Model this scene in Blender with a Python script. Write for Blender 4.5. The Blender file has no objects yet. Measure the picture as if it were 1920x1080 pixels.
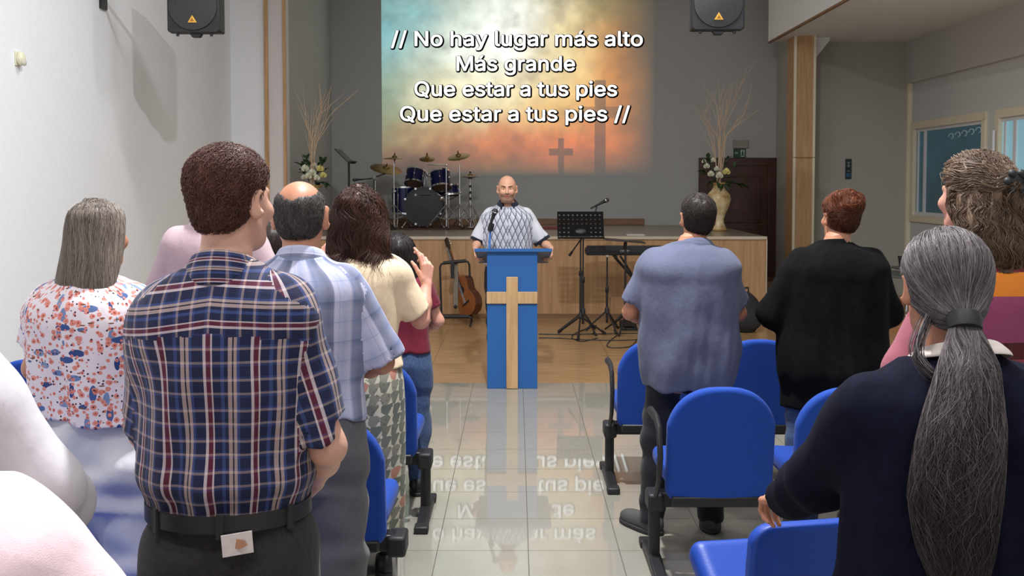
import bpy, bmesh, math, random
import numpy as np
from mathutils import Vector, Matrix
sc = bpy.context.scene
COL = sc.collection
random.seed(7); RNG = np.random.default_rng(11)
R = math.radians

# ------------------------------------------------------------------ camera, world, lights, exposure
F = 1800.0; PPX, PPY = 968.0, 419.6; PITCH = R(2.5); CH = 1.68
cam_data = bpy.data.cameras.new('camera'); cam = bpy.data.objects.new('camera', cam_data); COL.objects.link(cam)
cam_data.sensor_width = 36; cam_data.lens = 36*F/1920; cam_data.clip_start = .05
cam_data.shift_x = -(PPX-960)/1920; cam_data.shift_y = (PPY-540)/1920
cam.location = (0, 0, CH); cam.rotation_euler = (math.pi/2-PITCH, 0, 0)
sc.camera = cam
w = bpy.data.worlds.new('world'); sc.world = w; w.use_nodes = True
w.node_tree.nodes['Background'].inputs[0].default_value = (.9, .95, 1, 1)
w.node_tree.nodes['Background'].inputs[1].default_value = .08
sc.view_settings.view_transform = 'Standard'; sc.view_settings.look = 'None'
sc.view_settings.gamma = 1; sc.view_settings.use_curve_mapping = False
sc.view_settings.exposure = 0.28
def area(name, loc, rot, sx, sy, e, col=(1, .97, .92), spread=180):
    l = bpy.data.lights.new(name, 'AREA'); l.shape = 'RECTANGLE'; l.size = sx; l.size_y = sy; l.energy = e; l.color = col
    l.spread = R(spread)
    o = bpy.data.objects.new(name, l); COL.objects.link(o); o.location = loc; o.rotation_euler = rot
    return o
CEIL = 5.0
area('ceiling_lamp', (.1, 3.8, CEIL-.08), (0, 0, 0), .14, .14, 250, (.97, .98, 1))        # the flood lamp that throws the loudspeaker's shadow
area('ceiling_lamp', (-1.2, .6, CEIL-.06), (0, 0, 0), 1.2, .3, 66, (.98, .98, 1))
area('ceiling_lamp', (1.6, .8, CEIL-.06), (0, 0, 0), 1.2, .3, 54, (.98, .98, 1))
area('ceiling_lamp', (-1.2, 6.6, CEIL-.06), (0, 0, 0), 1.2, .3, 50, (.98, .98, 1))
area('ceiling_lamp', (1.6, 7.2, CEIL-.06), (0, 0, 0), 1.2, .3, 50, (.98, .98, 1))
area('ceiling_lamp', (4.8, 7.0, 3.6), (0, 0, 0), 1.2, .3, 14, (1, .95, .86))

def at(px, py, Y):
    xc, yc = (px-PPX)/F, -(py-PPY)/F
    d = (xc, math.cos(PITCH)+yc*math.sin(PITCH), -math.sin(PITCH)+yc*math.cos(PITCH))
    t = Y/d[1]
    return Vector((d[0]*t, Y, CH+d[2]*t))
def fl(px, py, z=0):
    xc, yc = (px-PPX)/F, -(py-PPY)/F
    d = (xc, math.cos(PITCH)+yc*math.sin(PITCH), -math.sin(PITCH)+yc*math.cos(PITCH))
    t = (z-CH)/d[2]
    return Vector((d[0]*t, d[1]*t, z))
def srgb(r, g, b):
    return tuple((c/255/12.92 if c/255 <= .04045 else ((c/255+.055)/1.055)**2.4) for c in (r, g, b))
# ------------------------------------------------------------------ node materials
class NT:
    def __init__(s, name):
        s.m = bpy.data.materials.new(name); s.m.use_nodes = True; s.t = s.m.node_tree; s.n = s.t.nodes
        s.b = s.n['Principled BSDF']
    def new(s, t, **kw):
        n = s.n.new(t)
        for k, v in kw.items():
            if k.startswith('i_'): n.inputs[k[2:].replace('_', ' ')].default_value = v
            else: setattr(n, k, v)
        return n
    def l(s, a, b): s.t.links.new(a, b)
    def coord(s, kind='Object', scale=(1, 1, 1), loc=(0, 0, 0), rot=(0, 0, 0)):
        c = s.new('ShaderNodeTexCoord'); m = s.new('ShaderNodeMapping')
        s.l(c.outputs[kind], m.inputs[0]); m.inputs['Scale'].default_value = scale; m.inputs['Location'].default_value = loc; m.inputs['Rotation'].default_value = rot
        return m.outputs[0]
    def attr(s, name='cloth', scale=(1, 1, 1)):
        a = s.new('ShaderNodeAttribute'); a.attribute_name = name
        m = s.new('ShaderNodeMapping'); s.l(a.outputs['Vector'], m.inputs[0]); m.inputs['Scale'].default_value = scale
        return m.outputs[0]
    def noise(s, vec, scale, detail=3, rough=.5):
        n = s.new('ShaderNodeTexNoise'); n.inputs['Scale'].default_value = scale; n.inputs['Detail'].default_value = detail; n.inputs['Roughness'].default_value = rough
        if vec is not None: s.l(vec, n.inputs['Vector'])
        return n
    def ramp(s, fac, stops, interp='LINEAR'):
        r = s.new('ShaderNodeValToRGB'); e = r.color_ramp; e.interpolation = interp
        while len(e.elements) > 1: e.elements.remove(e.elements[0])
        e.elements[0].position = stops[0][0]; e.elements[0].color = (*stops[0][1], 1)
        for p, c in stops[1:]:
            x = e.elements.new(p); x.color = (*c, 1)
        s.l(fac, r.inputs[0]); return r.outputs[0]
    def math(s, op, a, b=None, c=None):
        n = s.new('ShaderNodeMath'); n.operation = op
        for i, v in enumerate((a, b, c)):
            if v is None: continue
            if isinstance(v, (int, float)): n.inputs[i].default_value = v
            else: s.l(v, n.inputs[i])
        return n.outputs[0]
    def mix(s, fac, a, b, bt='MIX'):
        n = s.new('ShaderNodeMix'); n.data_type = 'RGBA'; n.blend_type = bt
        for i, v in ((0, fac), (6, a), (7, b)):
            if isinstance(v, (int, float)): n.inputs[i].default_value = v
            elif isinstance(v, tuple): n.inputs[i].default_value = (*v, 1)
            else: s.l(v, n.inputs[i])
        return n.outputs[2]
    def sep(s, v):
        n = s.new('ShaderNodeSeparateXYZ'); s.l(v, n.inputs[0]); return n.outputs
    def bump(s, h, strength=.2, dist=.01):
        b = s.new('ShaderNodeBump'); b.inputs['Strength'].default_value = strength; b.inputs['Distance'].default_value = dist
        s.l(h, b.inputs['Height']); s.l(b.outputs[0], s.b.inputs['Normal'])
    def base(s, c):
        if isinstance(c, tuple): s.b.inputs['Base Color'].default_value = (*c, 1)
        else: s.l(c, s.b.inputs['Base Color'])
    def set(s, **kw):
        for k, v in kw.items(): s.b.inputs[k.replace('_', ' ')].default_value = v
MC = {}
def plain(name, col, rough=.6, metal=0, var=.06, bump=0, bscale=60, **kw):
    if name in MC: return MC[name]
    t = NT(name); v = t.coord()
    n = t.noise(v, bscale, 2)
    lo = tuple(c*(1-var) for c in col); hi = tuple(min(1, c*(1+var)) for c in col)
    t.base(t.ramp(n.outputs[0], [(.3, lo), (.7, hi)]))
    t.set(Roughness=rough, Metallic=metal, **kw)
    if bump: t.bump(n.outputs[0], bump, .004)
    MC[name] = t.m; return t.m
def wood(name, c1, c2, rough=.45, axis=2, scale=1, seam=0, seamaxis=0):
    if name in MC: return MC[name]
    t = NT(name); sc_ = [14*scale]*3; sc_[axis] = 1.0*scale
    v = t.coord(scale=tuple(sc_)); n = t.noise(v, 2.2, 6, .6)
    col = t.ramp(n.outputs[0], [(.3, c1), (.68, c2)])
    if seam:
        s = t.sep(t.coord())[seamaxis]
        f = t.math('FRACT', t.math('DIVIDE', s, seam))
        g = t.math('LESS_THAN', f, .008/seam*.6)
        col = t.mix(t.math('MULTIPLY', g, .45), col, tuple(x*.35 for x in c1))
    t.base(col); t.set(Roughness=rough); t.bump(n.outputs[0], .05, .002)
    MC[name] = t.m; return t.m

# ------------------------------------------------------------------ mesh building
def mesh_np(name, V, Fq, tris=None):
    me = bpy.data.meshes.new(name)
    V = np.asarray(V, np.float32); Fq = np.asarray(Fq, np.int32).reshape(-1, 4)
    nf = len(Fq)
    me.vertices.add(len(V)); me.vertices.foreach_set('co', V.ravel())
    me.loops.add(nf*4); me.loops.foreach_set('vertex_index', Fq.ravel())
    me.polygons.add(nf); me.polygons.foreach_set('loop_start', np.arange(0, nf*4, 4, dtype=np.int32))
    me.polygons.foreach_set('use_smooth', np.ones(nf, bool))
    me.update(calc_edges=True); me.validate()
    return me
def link(name, me, mats, parent=None):
    o = bpy.data.objects.new(name, me); COL.objects.link(o)
    for m in (mats if isinstance(mats, (list, tuple)) else [mats]):
        if m: me.materials.append(m)
    if parent is not None: o.parent = parent
    return o
def tag(o, label, cat, group=None, kind=None):
    if label: o['label'] = label
    if cat: o['category'] = cat
    if group: o['group'] = group
    if kind: o['kind'] = kind
    return o
def thing(name, label, cat, loc=(0, 0, 0), rz=0, group=None):
    o = bpy.data.objects.new(name, None); COL.objects.link(o); o.location = loc; o.rotation_euler = (0, 0, rz); o.empty_display_size = .1
    return tag(o, label, cat, group)
class MB:
    def __init__(s): s.v = []; s.f = []; s.mi = []; s.cur = 0
    def add(s, vs, fs):
        o = len(s.v); s.v += [tuple(v) for v in vs]; s.f += [tuple(i+o for i in f) for f in fs]; s.mi += [s.cur]*len(fs); return s
    def box(s, c, d, rot=None):
        hx, hy, hz = d[0]/2, d[1]/2, d[2]/2
        vs = [Vector((x, y, z)) for z in (-hz, hz) for y in (-hy, hy) for x in (-hx, hx)]
        M = rot if rot is not None else Matrix.Identity(3)
        vs = [M @ v + Vector(c) for v in vs]
        return s.add(vs, [(0, 2, 3, 1), (4, 5, 7, 6), (0, 1, 5, 4), (2, 6, 7, 3), (0, 4, 6, 2), (1, 3, 7, 5)])
    def b2(s, lo, hi): return s.box([(a+b)/2 for a, b in zip(lo, hi)], [abs(b-a) for a, b in zip(lo, hi)])
    def tube(s, path, r, n=10, cap=True, flat=1.0, up=None):
        P = [Vector(p) for p in path]; m = len(P); rs = r if isinstance(r, (list, tuple)) else [r]*m
        vs = []; prev = None
        for i in range(m):
            t = (P[min(i+1, m-1)]-P[max(i-1, 0)]).normalized()
            if prev is None:
                a = Vector(up) if up else (Vector((0, 0, 1)) if abs(t.z) < .9 else Vector((1, 0, 0)))
            else: a = prev
            x = t.cross(a).normalized(); y = x.cross(t).normalized(); prev = y
            for k in range(n):
                q = 2*math.pi*k/n
                vs.append(P[i]+x*(math.cos(q)*rs[i])+y*(math.sin(q)*rs[i]*flat))
        fs = [(i*n+k, i*n+(k+1) % n, (i+1)*n+(k+1) % n, (i+1)*n+k) for i in range(m-1) for k in range(n)]
        if cap: fs += [tuple(range(n-1, -1, -1)), tuple((m-1)*n+k for k in range(n))]
        return s.add(vs, fs)
    def lathe(s, prof, c=(0, 0, 0), n=24, axis=(0, 0, 1), cap=True):
        q = Vector((0, 0, 1)).rotation_difference(Vector(axis).normalized()); c = Vector(c)
        vs = [q @ Vector((r*math.cos(2*math.pi*k/n), r*math.sin(2*math.pi*k/n), z)) + c for r, z in prof for k in range(n)]
        m = len(prof)
        fs = [(i*n+k, i*n+(k+1) % n, (i+1)*n+(k+1) % n, (i+1)*n+k) for i in range(m-1) for k in range(n)]
        if cap: fs += [tuple(range(n-1, -1, -1)), tuple((m-1)*n+k for k in range(n))]
        return s.add(vs, fs)
    def cyl(s, a, b, r, n=14): return s.tube([a, b], r, n)
    def prism(s, outline, axis_vec, org=(0, 0, 0), ux=(1, 0, 0), uy=(0, 0, 1)):
        O, X, Y, D = Vector(org), Vector(ux), Vector(uy), Vector(axis_vec)
        n = len(outline); vs = [O+X*a+Y*b for a, b in outline]; vs += [v+D for v in vs]
        fs = [tuple(range(n)), tuple(range(2*n-1, n-1, -1))]+[(i, i+n, (i+1) % n+n, (i+1) % n) for i in range(n)]
        return s.add(vs, fs)
    def ball(s, c, r, n=12, sq=(1, 1, 1), rot=None):
        c = Vector(c); m = max(6, n//2); vs = []
        for i in range(m+1):
            p = math.pi*i/m
            for k in range(n):
                q = 2*math.pi*k/n; v = Vector((r*sq[0]*math.sin(p)*math.cos(q), r*sq[1]*math.sin(p)*math.sin(q), r*sq[2]*math.cos(p)))
                vs.append((rot @ v if rot is not None else v)+c)
        return s.add(vs, [(i*n+k, (i+1)*n+k, (i+1)*n+(k+1) % n, i*n+(k+1) % n) for i in range(m) for k in range(n)])
    def build(s, name, mats, parent=None, smooth=True, bevel=0, world=None, seg=2):
        off = Vector(world) if world is not None else Vector((0, 0, 0))
        me = bpy.data.meshes.new(name); me.from_pydata([tuple(Vector(v)-off) for v in s.v], [], s.f); me.validate()
        bm = bmesh.new(); bm.from_mesh(me); bmesh.ops.remove_doubles(bm, verts=bm.verts, dist=1e-6)
        bmesh.ops.recalc_face_normals(bm, faces=bm.faces); bm.to_mesh(me); bm.free()
        if len(me.polygons) == len(s.mi) and max(s.mi, default=0) > 0: me.polygons.foreach_set('material_index', s.mi)
        o = link(name, me, mats, parent)
        if bevel:
            b = o.modifiers.new('bevel', 'BEVEL'); b.width = bevel; b.segments = seg; b.limit_method = 'ANGLE'; b.angle_limit = R(35)
        if smooth:
            me.polygons.foreach_set('use_smooth', [True]*len(me.polygons)); me.set_sharp_from_angle(angle=R(38))
        return o
def copy_tree(o, parent=None):
    c = o.copy(); COL.objects.link(c)
    if parent is not None: c.parent = parent
    for ch in list(o.children): copy_tree(ch, c)
    return c
def rotm(rx=0, ry=0, rz=0): return Matrix.Rotation(rz, 3, 'Z') @ Matrix.Rotation(ry, 3, 'Y') @ Matrix.Rotation(rx, 3, 'X')
def struct(mb, name, m, parent=None, **kw):
    o = mb.build(name, m, parent, **kw)
    if parent is None: o['kind'] = 'structure'
    return o

# ------------------------------------------------------------------ distance-field bodies and their surfaces
f32 = np.float32
def A(*a): return np.array(a, f32)
def rc(P, a, b, r1, r2):
    a = np.asarray(a, f32); b = np.asarray(b, f32); pa = P-a; ba = b-a
    t = np.clip(pa @ ba/max(float(ba @ ba), 1e-9), 0, 1)
    return np.sqrt(((pa-t[:, None]*ba)**2).sum(1))-(r1+(r2-r1)*t)
def el(P, c, r, M=None):
    q = P-np.asarray(c, f32)
    if M is not None: q = q @ np.asarray(M, f32)
    r = np.asarray(r, f32); k0 = np.sqrt(((q/r)**2).sum(1)); k1 = np.sqrt(((q/r**2)**2).sum(1))+1e-9
    return k0*(k0-1)/k1
def sm(a, b, k):
    h = np.maximum(k-np.abs(a-b), 0)/k
    return np.minimum(a, b)-h*h*k*.25
def sM(a, b, k): return -sm(-a, -b, k)
def chain(P, pts, rs, k=.02):
    d = None
    for i in range(len(pts)-1):
        e = rc(P, pts[i], pts[i+1], rs[i], rs[i+1]); d = e if d is None else sm(d, e, k)
    return d
def smooth_table(T, n=80):
    T = np.array(T, float); T = T[np.argsort(T[:, 0])]; z = T[:, 0]; zi = np.linspace(z[0], z[-1], n); out = [zi]
    for c in range(1, T.shape[1]):
        y = T[:, c]; m = np.gradient(y, z); d = np.diff(y)/np.diff(z)
        for i in range(1, len(y)-1):
            if d[i-1]*d[i] <= 0: m[i] = 0
        k = np.clip(np.searchsorted(z, zi, 'right')-1, 0, len(z)-2); hh = z[k+1]-z[k]; t = (zi-z[k])/hh
        out.append((2*t**3-3*t**2+1)*y[k]+(t**3-2*t**2+t)*hh*m[k]+(-2*t**3+3*t**2)*y[k+1]+(t**3-t**2)*hh*m[k+1])
    return np.array(out).astype(f32)
def prof(P, T, inset=0.0, p=2.3, ztop=None, zbot=None):
    z = P[:, 2]; a = np.interp(z, T[0], T[1]).astype(f32)-inset; b = np.interp(z, T[0], T[2]).astype(f32)-inset; cy = np.interp(z, T[0], T[3]).astype(f32)
    x = P[:, 0]-(np.interp(z, T[0], T[4]).astype(f32) if len(T) > 4 else 0); y = P[:, 1]-cy
    a = np.maximum(a, .01); b = np.maximum(b, .01)
    r = ((np.abs(x)/a)**p+(np.abs(y)/b)**p)**(1/p)+1e-6
    rho = np.sqrt(x*x+y*y)
    d = np.where(rho > 1e-4, rho*(1-1/r), -np.minimum(a, b))
    d = np.maximum(d, -np.minimum(a, b))
    return np.maximum(np.maximum(d, z-(T[0][-1] if ztop is None else ztop)), (T[0][0] if zbot is None else zbot)-z)
def wr(P, seed, scale=(1, 1, 1), amp=.004, n=6, f0=18, f1=60):
    g = np.random.default_rng(seed); Q = P*np.asarray(scale, f32)
    Q = Q+.02*np.sin(Q[:, [1, 2, 0]]*17+g.random(3)*6).astype(f32)
    s = 0
    for i in range(n):
        k = g.normal(size=3); k /= np.linalg.norm(k); fr = f0+(f1-f0)*i/max(1, n-1)
        s = s+np.sin(Q @ (k*fr).astype(f32)+g.random()*6.28)*(f0/fr)**.6
    return (s*amp/1.6).astype(f32)
def surf(fn, lo, hi, h, newton=1):
    lo = np.array(lo, f32); hi = np.array(hi, f32); B = 6
    nb = np.maximum(np.ceil((hi-lo)/(h*B)).astype(int), 1); n = nb*B
    def pts(ix): return (lo+ix.astype(f32)*h).astype(f32)
    bi = np.stack(np.meshgrid(*[np.arange(k) for k in nb], indexing='ij'), -1).reshape(-1, 3)
    dc = fn(pts(bi*B+B/2)); act = np.abs(dc) < h*B*1.9
    G = np.repeat(np.repeat(np.repeat(dc.reshape(nb), B, 0), B, 1), B, 2).astype(f32)
    G = np.pad(G, ((0, 1),)*3, mode='edge')
    loc = np.stack(np.meshgrid(*[np.arange(B+1)]*3, indexing='ij'), -1).reshape(-1, 3)
    ab = bi[act]
    for s in range(0, len(ab), 800):
        ix = (ab[s:s+800, None]*B+loc[None]).reshape(-1, 3)
        G[ix[:, 0], ix[:, 1], ix[:, 2]] = fn(pts(ix))
    neg = G < 0
    c = [neg[i:n[0]+i, j:n[1]+j, k:n[2]+k] for i in (0, 1) for j in (0, 1) for k in (0, 1)]
    s = sum(x.astype(np.int8) for x in c); cell = (s > 0) & (s < 8)
    ci = np.argwhere(cell); vid = -np.ones(n, np.int32); vid[cell] = np.arange(len(ci))
    acc = np.zeros((len(ci), 3), f32); cnt = np.zeros(len(ci), f32)
    cor = [(i, j, k) for i in (0, 1) for j in (0, 1) for k in (0, 1)]
    gv = {q: G[ci[:, 0]+q[0], ci[:, 1]+q[1], ci[:, 2]+q[2]] for q in cor}
    for q in cor:
        for ax in range(3):
            if q[ax]: continue
            e = list(q); e[ax] = 1; e = tuple(e); a, b = gv[q], gv[e]; m = (a < 0) != (b < 0)
            t = np.where(m, a/np.where(m, a-b, 1), 0); pt = np.array(q, f32)[None].repeat(len(ci), 0); pt[:, ax] += t
            acc[m] += pt[m]; cnt[m] += 1
    V = lo+(ci+acc/cnt[:, None])*h
    Fs = []
    for ax in range(3):
        u, v = (ax+1) % 3, (ax+2) % 3
        sl0 = [slice(1, -1)]*3; sl1 = [slice(1, -1)]*3
        sl0[ax] = slice(0, -1); sl1[ax] = slice(1, None)
        a, b = neg[tuple(sl0)], neg[tuple(sl1)]
        ix = np.argwhere(a != b); st = a[tuple(ix.T)]
        off = np.array([1, 1, 1]); off[ax] = 0; ix = ix+off
        def g(du, dv):
            q = ix.copy(); q[:, u] += du; q[:, v] += dv; return vid[tuple(q.T)]
        qd = np.stack([g(-1, -1), g(0, -1), g(0, 0), g(-1, 0)], 1)
        qd[~st] = qd[~st][:, ::-1]; Fs.append(qd)
    Fq = np.concatenate(Fs); Fq = Fq[(Fq >= 0).all(1)]
    for _ in range(newton):
        e = h*.3; d = fn(V); g = np.stack([fn(V+np.eye(3, dtype=f32)[k]*e)-fn(V-np.eye(3, dtype=f32)[k]*e) for k in range(3)], 1)/(2*e)
        g2 = (g**2).sum(1)+1e-6
        V = V-np.clip(d/g2, -h*.6, h*.6)[:, None]*g*.8
    return V, Fq
def grad(fn, P, e=.003):
    g = np.stack([fn(P+np.eye(3, dtype=f32)[k]*e)-fn(P-np.eye(3, dtype=f32)[k]*e) for k in range(3)], 1)
    return g/(np.linalg.norm(g, axis=1, keepdims=True)+1e-9)
def merge(parts):
    Vs, Fs, o = [], [], 0
    for V, Fq in parts: Vs.append(V); Fs.append(Fq+o); o += len(V)
    return np.concatenate(Vs), np.concatenate(Fs)
def inbox(C, lo, hi, m=0): return ((C > np.array(lo)+m) & (C < np.array(hi)-m)).all(1)
def surf_multi(fn, lo, hi, h, boxes):
    V, Fq = surf(fn, lo, hi, h); C = V[Fq].mean(1); keep = np.ones(len(Fq), bool); out = []
    for bl, bh, hf in boxes:
        keep &= ~inbox(C, bl, bh, h*.9)
        v2, f2 = surf(fn, np.array(bl)-hf*2, np.array(bh)+hf*2, hf); c2 = v2[f2].mean(1); out.append((v2, f2[inbox(c2, bl, bh)]))
    return merge([(V, Fq[keep])]+out)
def strands(S, r, prof_r=None, sides=3):
    n, m, _ = S.shape; T = np.gradient(S, axis=1); T /= np.linalg.norm(T, axis=2, keepdims=True)+1e-9
    ref = RNG.normal(size=(n, 1, 3)).astype(f32); X = np.cross(T, ref); X /= np.linalg.norm(X, axis=2, keepdims=True)+1e-9; Y = np.cross(T, X)
    tp = np.linspace(0, 1, m) if prof_r is None else None
    rr = r*(np.clip(1.15-tp**3, .12, 1) if prof_r is None else np.asarray(prof_r))
    rr = rr[None, :, None]*(RNG.uniform(.6, 1.3, (n, 1, 1)))
    V = np.stack([S+rr*(math.cos(a)*X+math.sin(a)*Y) for a in [2*math.pi*k/sides for k in range(sides)]], 2).reshape(-1, 3)
    i, j, k = np.meshgrid(np.arange(n), np.arange(m-1), np.arange(sides), indexing='ij')
    b = (i*m+j)*sides; k2 = (k+1) % sides
    return V.astype(f32), np.stack([b+k, b+k2, b+sides+k2, b+sides+k], -1).reshape(-1, 4)
def flow(sdf, P0, dirfn, steps, step, depth, follow=1.0, zfree=None):
    """strands that run along the surface of a hair volume"""
    P = P0.copy(); out = [P.copy()]
    for i in range(steps):
        D = dirfn(P, i/steps); fw = follow if zfree is None else follow*np.clip((P[:, 2:3]-zfree)/.04+.5, 0, 1)
        g = grad(sdf, P); D = D-fw*np.minimum((D*g).sum(1, keepdims=True), 0)*g
        D /= np.linalg.norm(D, axis=1, keepdims=True)+1e-9
        P = P+D*step; d = sdf(P)
        P = P-np.clip((d-depth)[:, None]*fw, -.02, .02)*grad(sdf, P); out.append(P.copy())
    return np.stack(out, 1).astype(f32)
# ------------------------------------------------------------------ setting
YB = 14.9; YS = 11.75; ZS = 1.01; XL = -3.55; XR = 5.8; YW = 7.96; YR = -2.6
XSL = (623-968)*YB/1800; YPL = XSL*1800/(540-968)
M_white = plain('white_paint', srgb(236, 238, 240), .75, var=.015, bump=.04, bscale=25)
M_grey = plain('grey_paint', srgb(172, 172, 170), .8, var=.02, bump=.04, bscale=25)
M_grey2 = plain('grey_paint_warm', srgb(172, 168, 160), .8, var=.02, bump=.04, bscale=25)
M_ceil = plain('ceiling_paint', srgb(225, 225, 222), .85, var=.01)
M_soffit = plain('soffit_paint', srgb(232, 233, 230), .85, var=.015)
M_rwall = plain('pale_paint', srgb(205, 206, 204), .8, var=.015)
M_oak = wood('oak_trim', srgb(172, 128, 84), srgb(204, 164, 116), .45, 2)
M_dkdoor = wood('dark_door_wood', srgb(52, 26, 20), srgb(74, 38, 28), .4, 2)
M_cream = plain('cream_paint', srgb(226, 216, 190), .6, var=.02)
M_black = plain('black_metal', (.012, .012, .014), .45)
M_blackp = plain('black_plastic', (.014, .014, .016), .55, var=.15)
M_chrome = plain('chrome', (.78, .78, .8), .18, 1)
M_brass = plain('cymbal_brass', srgb(128, 102, 58), .4, .9)

def tile_mat():
    t = NT('polished_tile'); v = t.coord(loc=(-.055, -4.31, 0))
    b = t.new('ShaderNodeTexBrick'); t.l(v, b.inputs['Vector']); b.offset = 0; b.squash = 1
    for k, x in (('Scale', 1), ('Mortar Size', .0022), ('Mortar Smooth', .1), ('Brick Width', .415), ('Row Height', .415), ('Bias', 0)): b.inputs[k].default_value = x
    n = t.noise(t.coord(), 3, 5, .6); c = t.ramp(n.outputs[0], [(.3, srgb(142, 138, 127)), (.7, srgb(147, 143, 132))])
    t.l(c, b.inputs['Color1']); t.l(c, b.inputs['Color2']); b.inputs['Mortar'].default_value = (*srgb(92, 88, 78), 1)
    t.base(b.outputs['Color']); t.b.inputs['Specular IOR Level'].default_value = .45
    t.l(t.ramp(b.outputs['Fac'], [(0, (.03,)*3), (1, (.5,)*3)]), t.b.inputs['Roughness'])
    return t.m
def plank_mat():
    t = NT('wood_look_floor'); v = t.coord(scale=(1.2, 26, 1)); n = t.noise(v, 2.2, 6, .62)
    c = t.ramp(n.outputs[0], [(.32, srgb(138, 104, 68)), (.55, srgb(176, 140, 98)), (.72, srgb(192, 158, 116))])
    b = t.new('ShaderNodeTexBrick'); t.l(t.coord(loc=(-.055, -YW, 0)), b.inputs['Vector']); b.offset = 0
    for k, x in (('Scale', 1), ('Mortar Size', .002), ('Mortar Smooth', .1), ('Brick Width', .83), ('Row Height', .415)): b.inputs[k].default_value = x
    t.l(c, b.inputs['Color1']); t.l(c, b.inputs['Color2']); b.inputs['Mortar'].default_value = (*srgb(96, 72, 48), 1)
    t.base(b.outputs['Color']); t.set(Roughness=.24); t.bump(n.outputs[0], .03, .002)
    return t.m
struct(MB().b2((XL-.1, YR-.1, -.06), (XR+.1, YW, 0)), 'floor', tile_mat())
struct(MB().b2((XL-.1, YW, -.06), (XR+.1, YB+.1, 0)), 'wood_floor', plank_mat())
struct(MB().b2((XL-.15, YR-.1, 0), (XL, YPL, CEIL)), 'wall_left', M_white)
# the wall end beside the stage: white return, white pier, then the grey flank of the stage recess
xa = at(425, 400, YPL).x; xb = at(503, 400, YPL).x; xc = at(540, 400, YPL).x
struct(MB().b2((XL-.15, YPL, 0), (xb, YPL+.12, CEIL)), 'wall_stage_return', M_white)
struct(MB().b2((xb, YPL-.05, 0), (XSL, YPL+.12, CEIL)), 'wall_stage_pier', plain('pier_paint', srgb(214, 208, 206), .7, var=.01))
struct(MB().b2((xb-.012, YPL-.075, 0), (xb+.034, YPL-.05, CEIL)), 'trim_1', M_oak)
struct(MB().b2((XSL-.03, YPL-.075, 0), (XSL+.006, YPL-.05, CEIL)), 'trim_2', M_oak)
struct(MB().b2((XSL-.2, YPL+.12, 0), (XSL, YB, CEIL)), 'wall_stage_left', M_grey)
struct(MB().b2((XL-.15, YB, 0), (XR+.15, YB+.15, CEIL)), 'wall_back', M_grey)
struct(MB().b2((XL-.15, YR-.15, 0), (XR+.15, YR, CEIL)), 'wall_rear', M_white)
struct(MB().b2((XL-.15, YR-.15, CEIL), (XR+.15, YB+.15, CEIL+.12)), 'ceiling', M_ceil)
ZM = 1.68+248*YB/1800; YM = (ZM-1.68)*1800/261; XM = (1437-968)*YM/1800
struct(MB().b2((XM+.04, YR, ZM), (XR+.02, YM+.06, ZM+.2)), 'ceiling_mezzanine', M_soffit)
struct(MB().b2((4.02, YM+.02, 0), (XR+.02, YB, CEIL)), 'wall_back_right', M_grey2)
struct(MB().b2((XM, YR, ZM-.004), (XM+.04, YM, CEIL)), 'wall_mezzanine', M_white)
struct(MB().b2((XM-.006, YR, ZM-.03), (XM+.03, YM, ZM-.004)), 'trim_3', wood('brown_edge', srgb(120, 84, 56), srgb(150, 110, 76), .5, 1))
# right wall with its two internal windows
ZB = 3.12
wy = lambda px: XR*1800/(px-968)
W1 = (wy(1848), wy(1709), 1.1, 2.55); W2 = (9.6, wy(1866), .9, 2.55)
mb = MB(); Yc = [YR, W2[0], W2[1], W1[0], W1[1], YB]
for i, (y0, y1) in enumerate(zip(Yc[:-1], Yc[1:])):
    hole = {1: W2, 3: W1}.get(i)
    if hole: mb.b2((XR, y0, 0), (XR+.14, y1, hole[2])); mb.b2((XR, y0, hole[3]), (XR+.14, y1, ZB+.02))
    else: mb.b2((XR, y0, 0), (XR+.14, y1, ZB+.02))
struct(mb, 'wall_right', M_rwall)
struct(MB().b2((XR-.07, YR, ZB), (XR+.14, YB, CEIL)), 'wall_right_upper', plain('upper_wall_paint', srgb(196, 196, 192), .8, var=.015))
struct(MB().b2((XR-.06, YM-.03, 0), (XR+.0, YM+.02, ZM)), 'trim_4', M_cream)
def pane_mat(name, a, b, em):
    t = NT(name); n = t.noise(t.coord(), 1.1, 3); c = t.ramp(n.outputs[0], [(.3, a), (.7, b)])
    t.base(c); t.set(Roughness=.12); t.l(c, t.b.inputs['Emission Color']); t.b.inputs['Emission Strength'].default_value = em  # opaque panes glow a little, standing in for light from behind
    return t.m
def window(nm, W, ncol, pm):
    y0, y1, z0, z1 = W; t = .1
    m = MB()
    for lo, hi in (((y0, z0), (y1, z0+t)), ((y0, z1-t), (y1, z1)), ((y0, z0+t), (y0+t, z1-t)), ((y1-t, z0+t), (y1, z1-t))):
        m.b2((XR-.03, lo[0], lo[1]), (XR+.05, hi[0], hi[1]))
    fr = m.build(nm, M_cream, None, bevel=.006); fr['kind'] = 'structure'
    iy0, iy1 = y0+t, y1-t
    s = MB()
    for lo, hi in (((iy0, z0+t), (iy1, z0+t+.05)), ((iy0, z1-t-.05), (iy1, z1-t)), ((iy1-.34, z0+t+.05), (iy1-.27, z1-t-.05)), ((iy1-.1, z0+t+.05), (iy1-.06, z1-t-.05)), ((iy0, z0+t+.05), (iy0+.05, z1-t-.05))):
        s.b2((XR+.005, lo[0], lo[1]), (XR+.045, hi[0], hi[1]))
    s.build('window_sash', plain('white_aluminium', srgb(222, 222, 226), .35), fr, bevel=.004)
    MB().b2((XR+.02, iy0, z0+t), (XR+.03, iy1, z1-t)).build('window_pane', pm, fr)
    return fr
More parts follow.
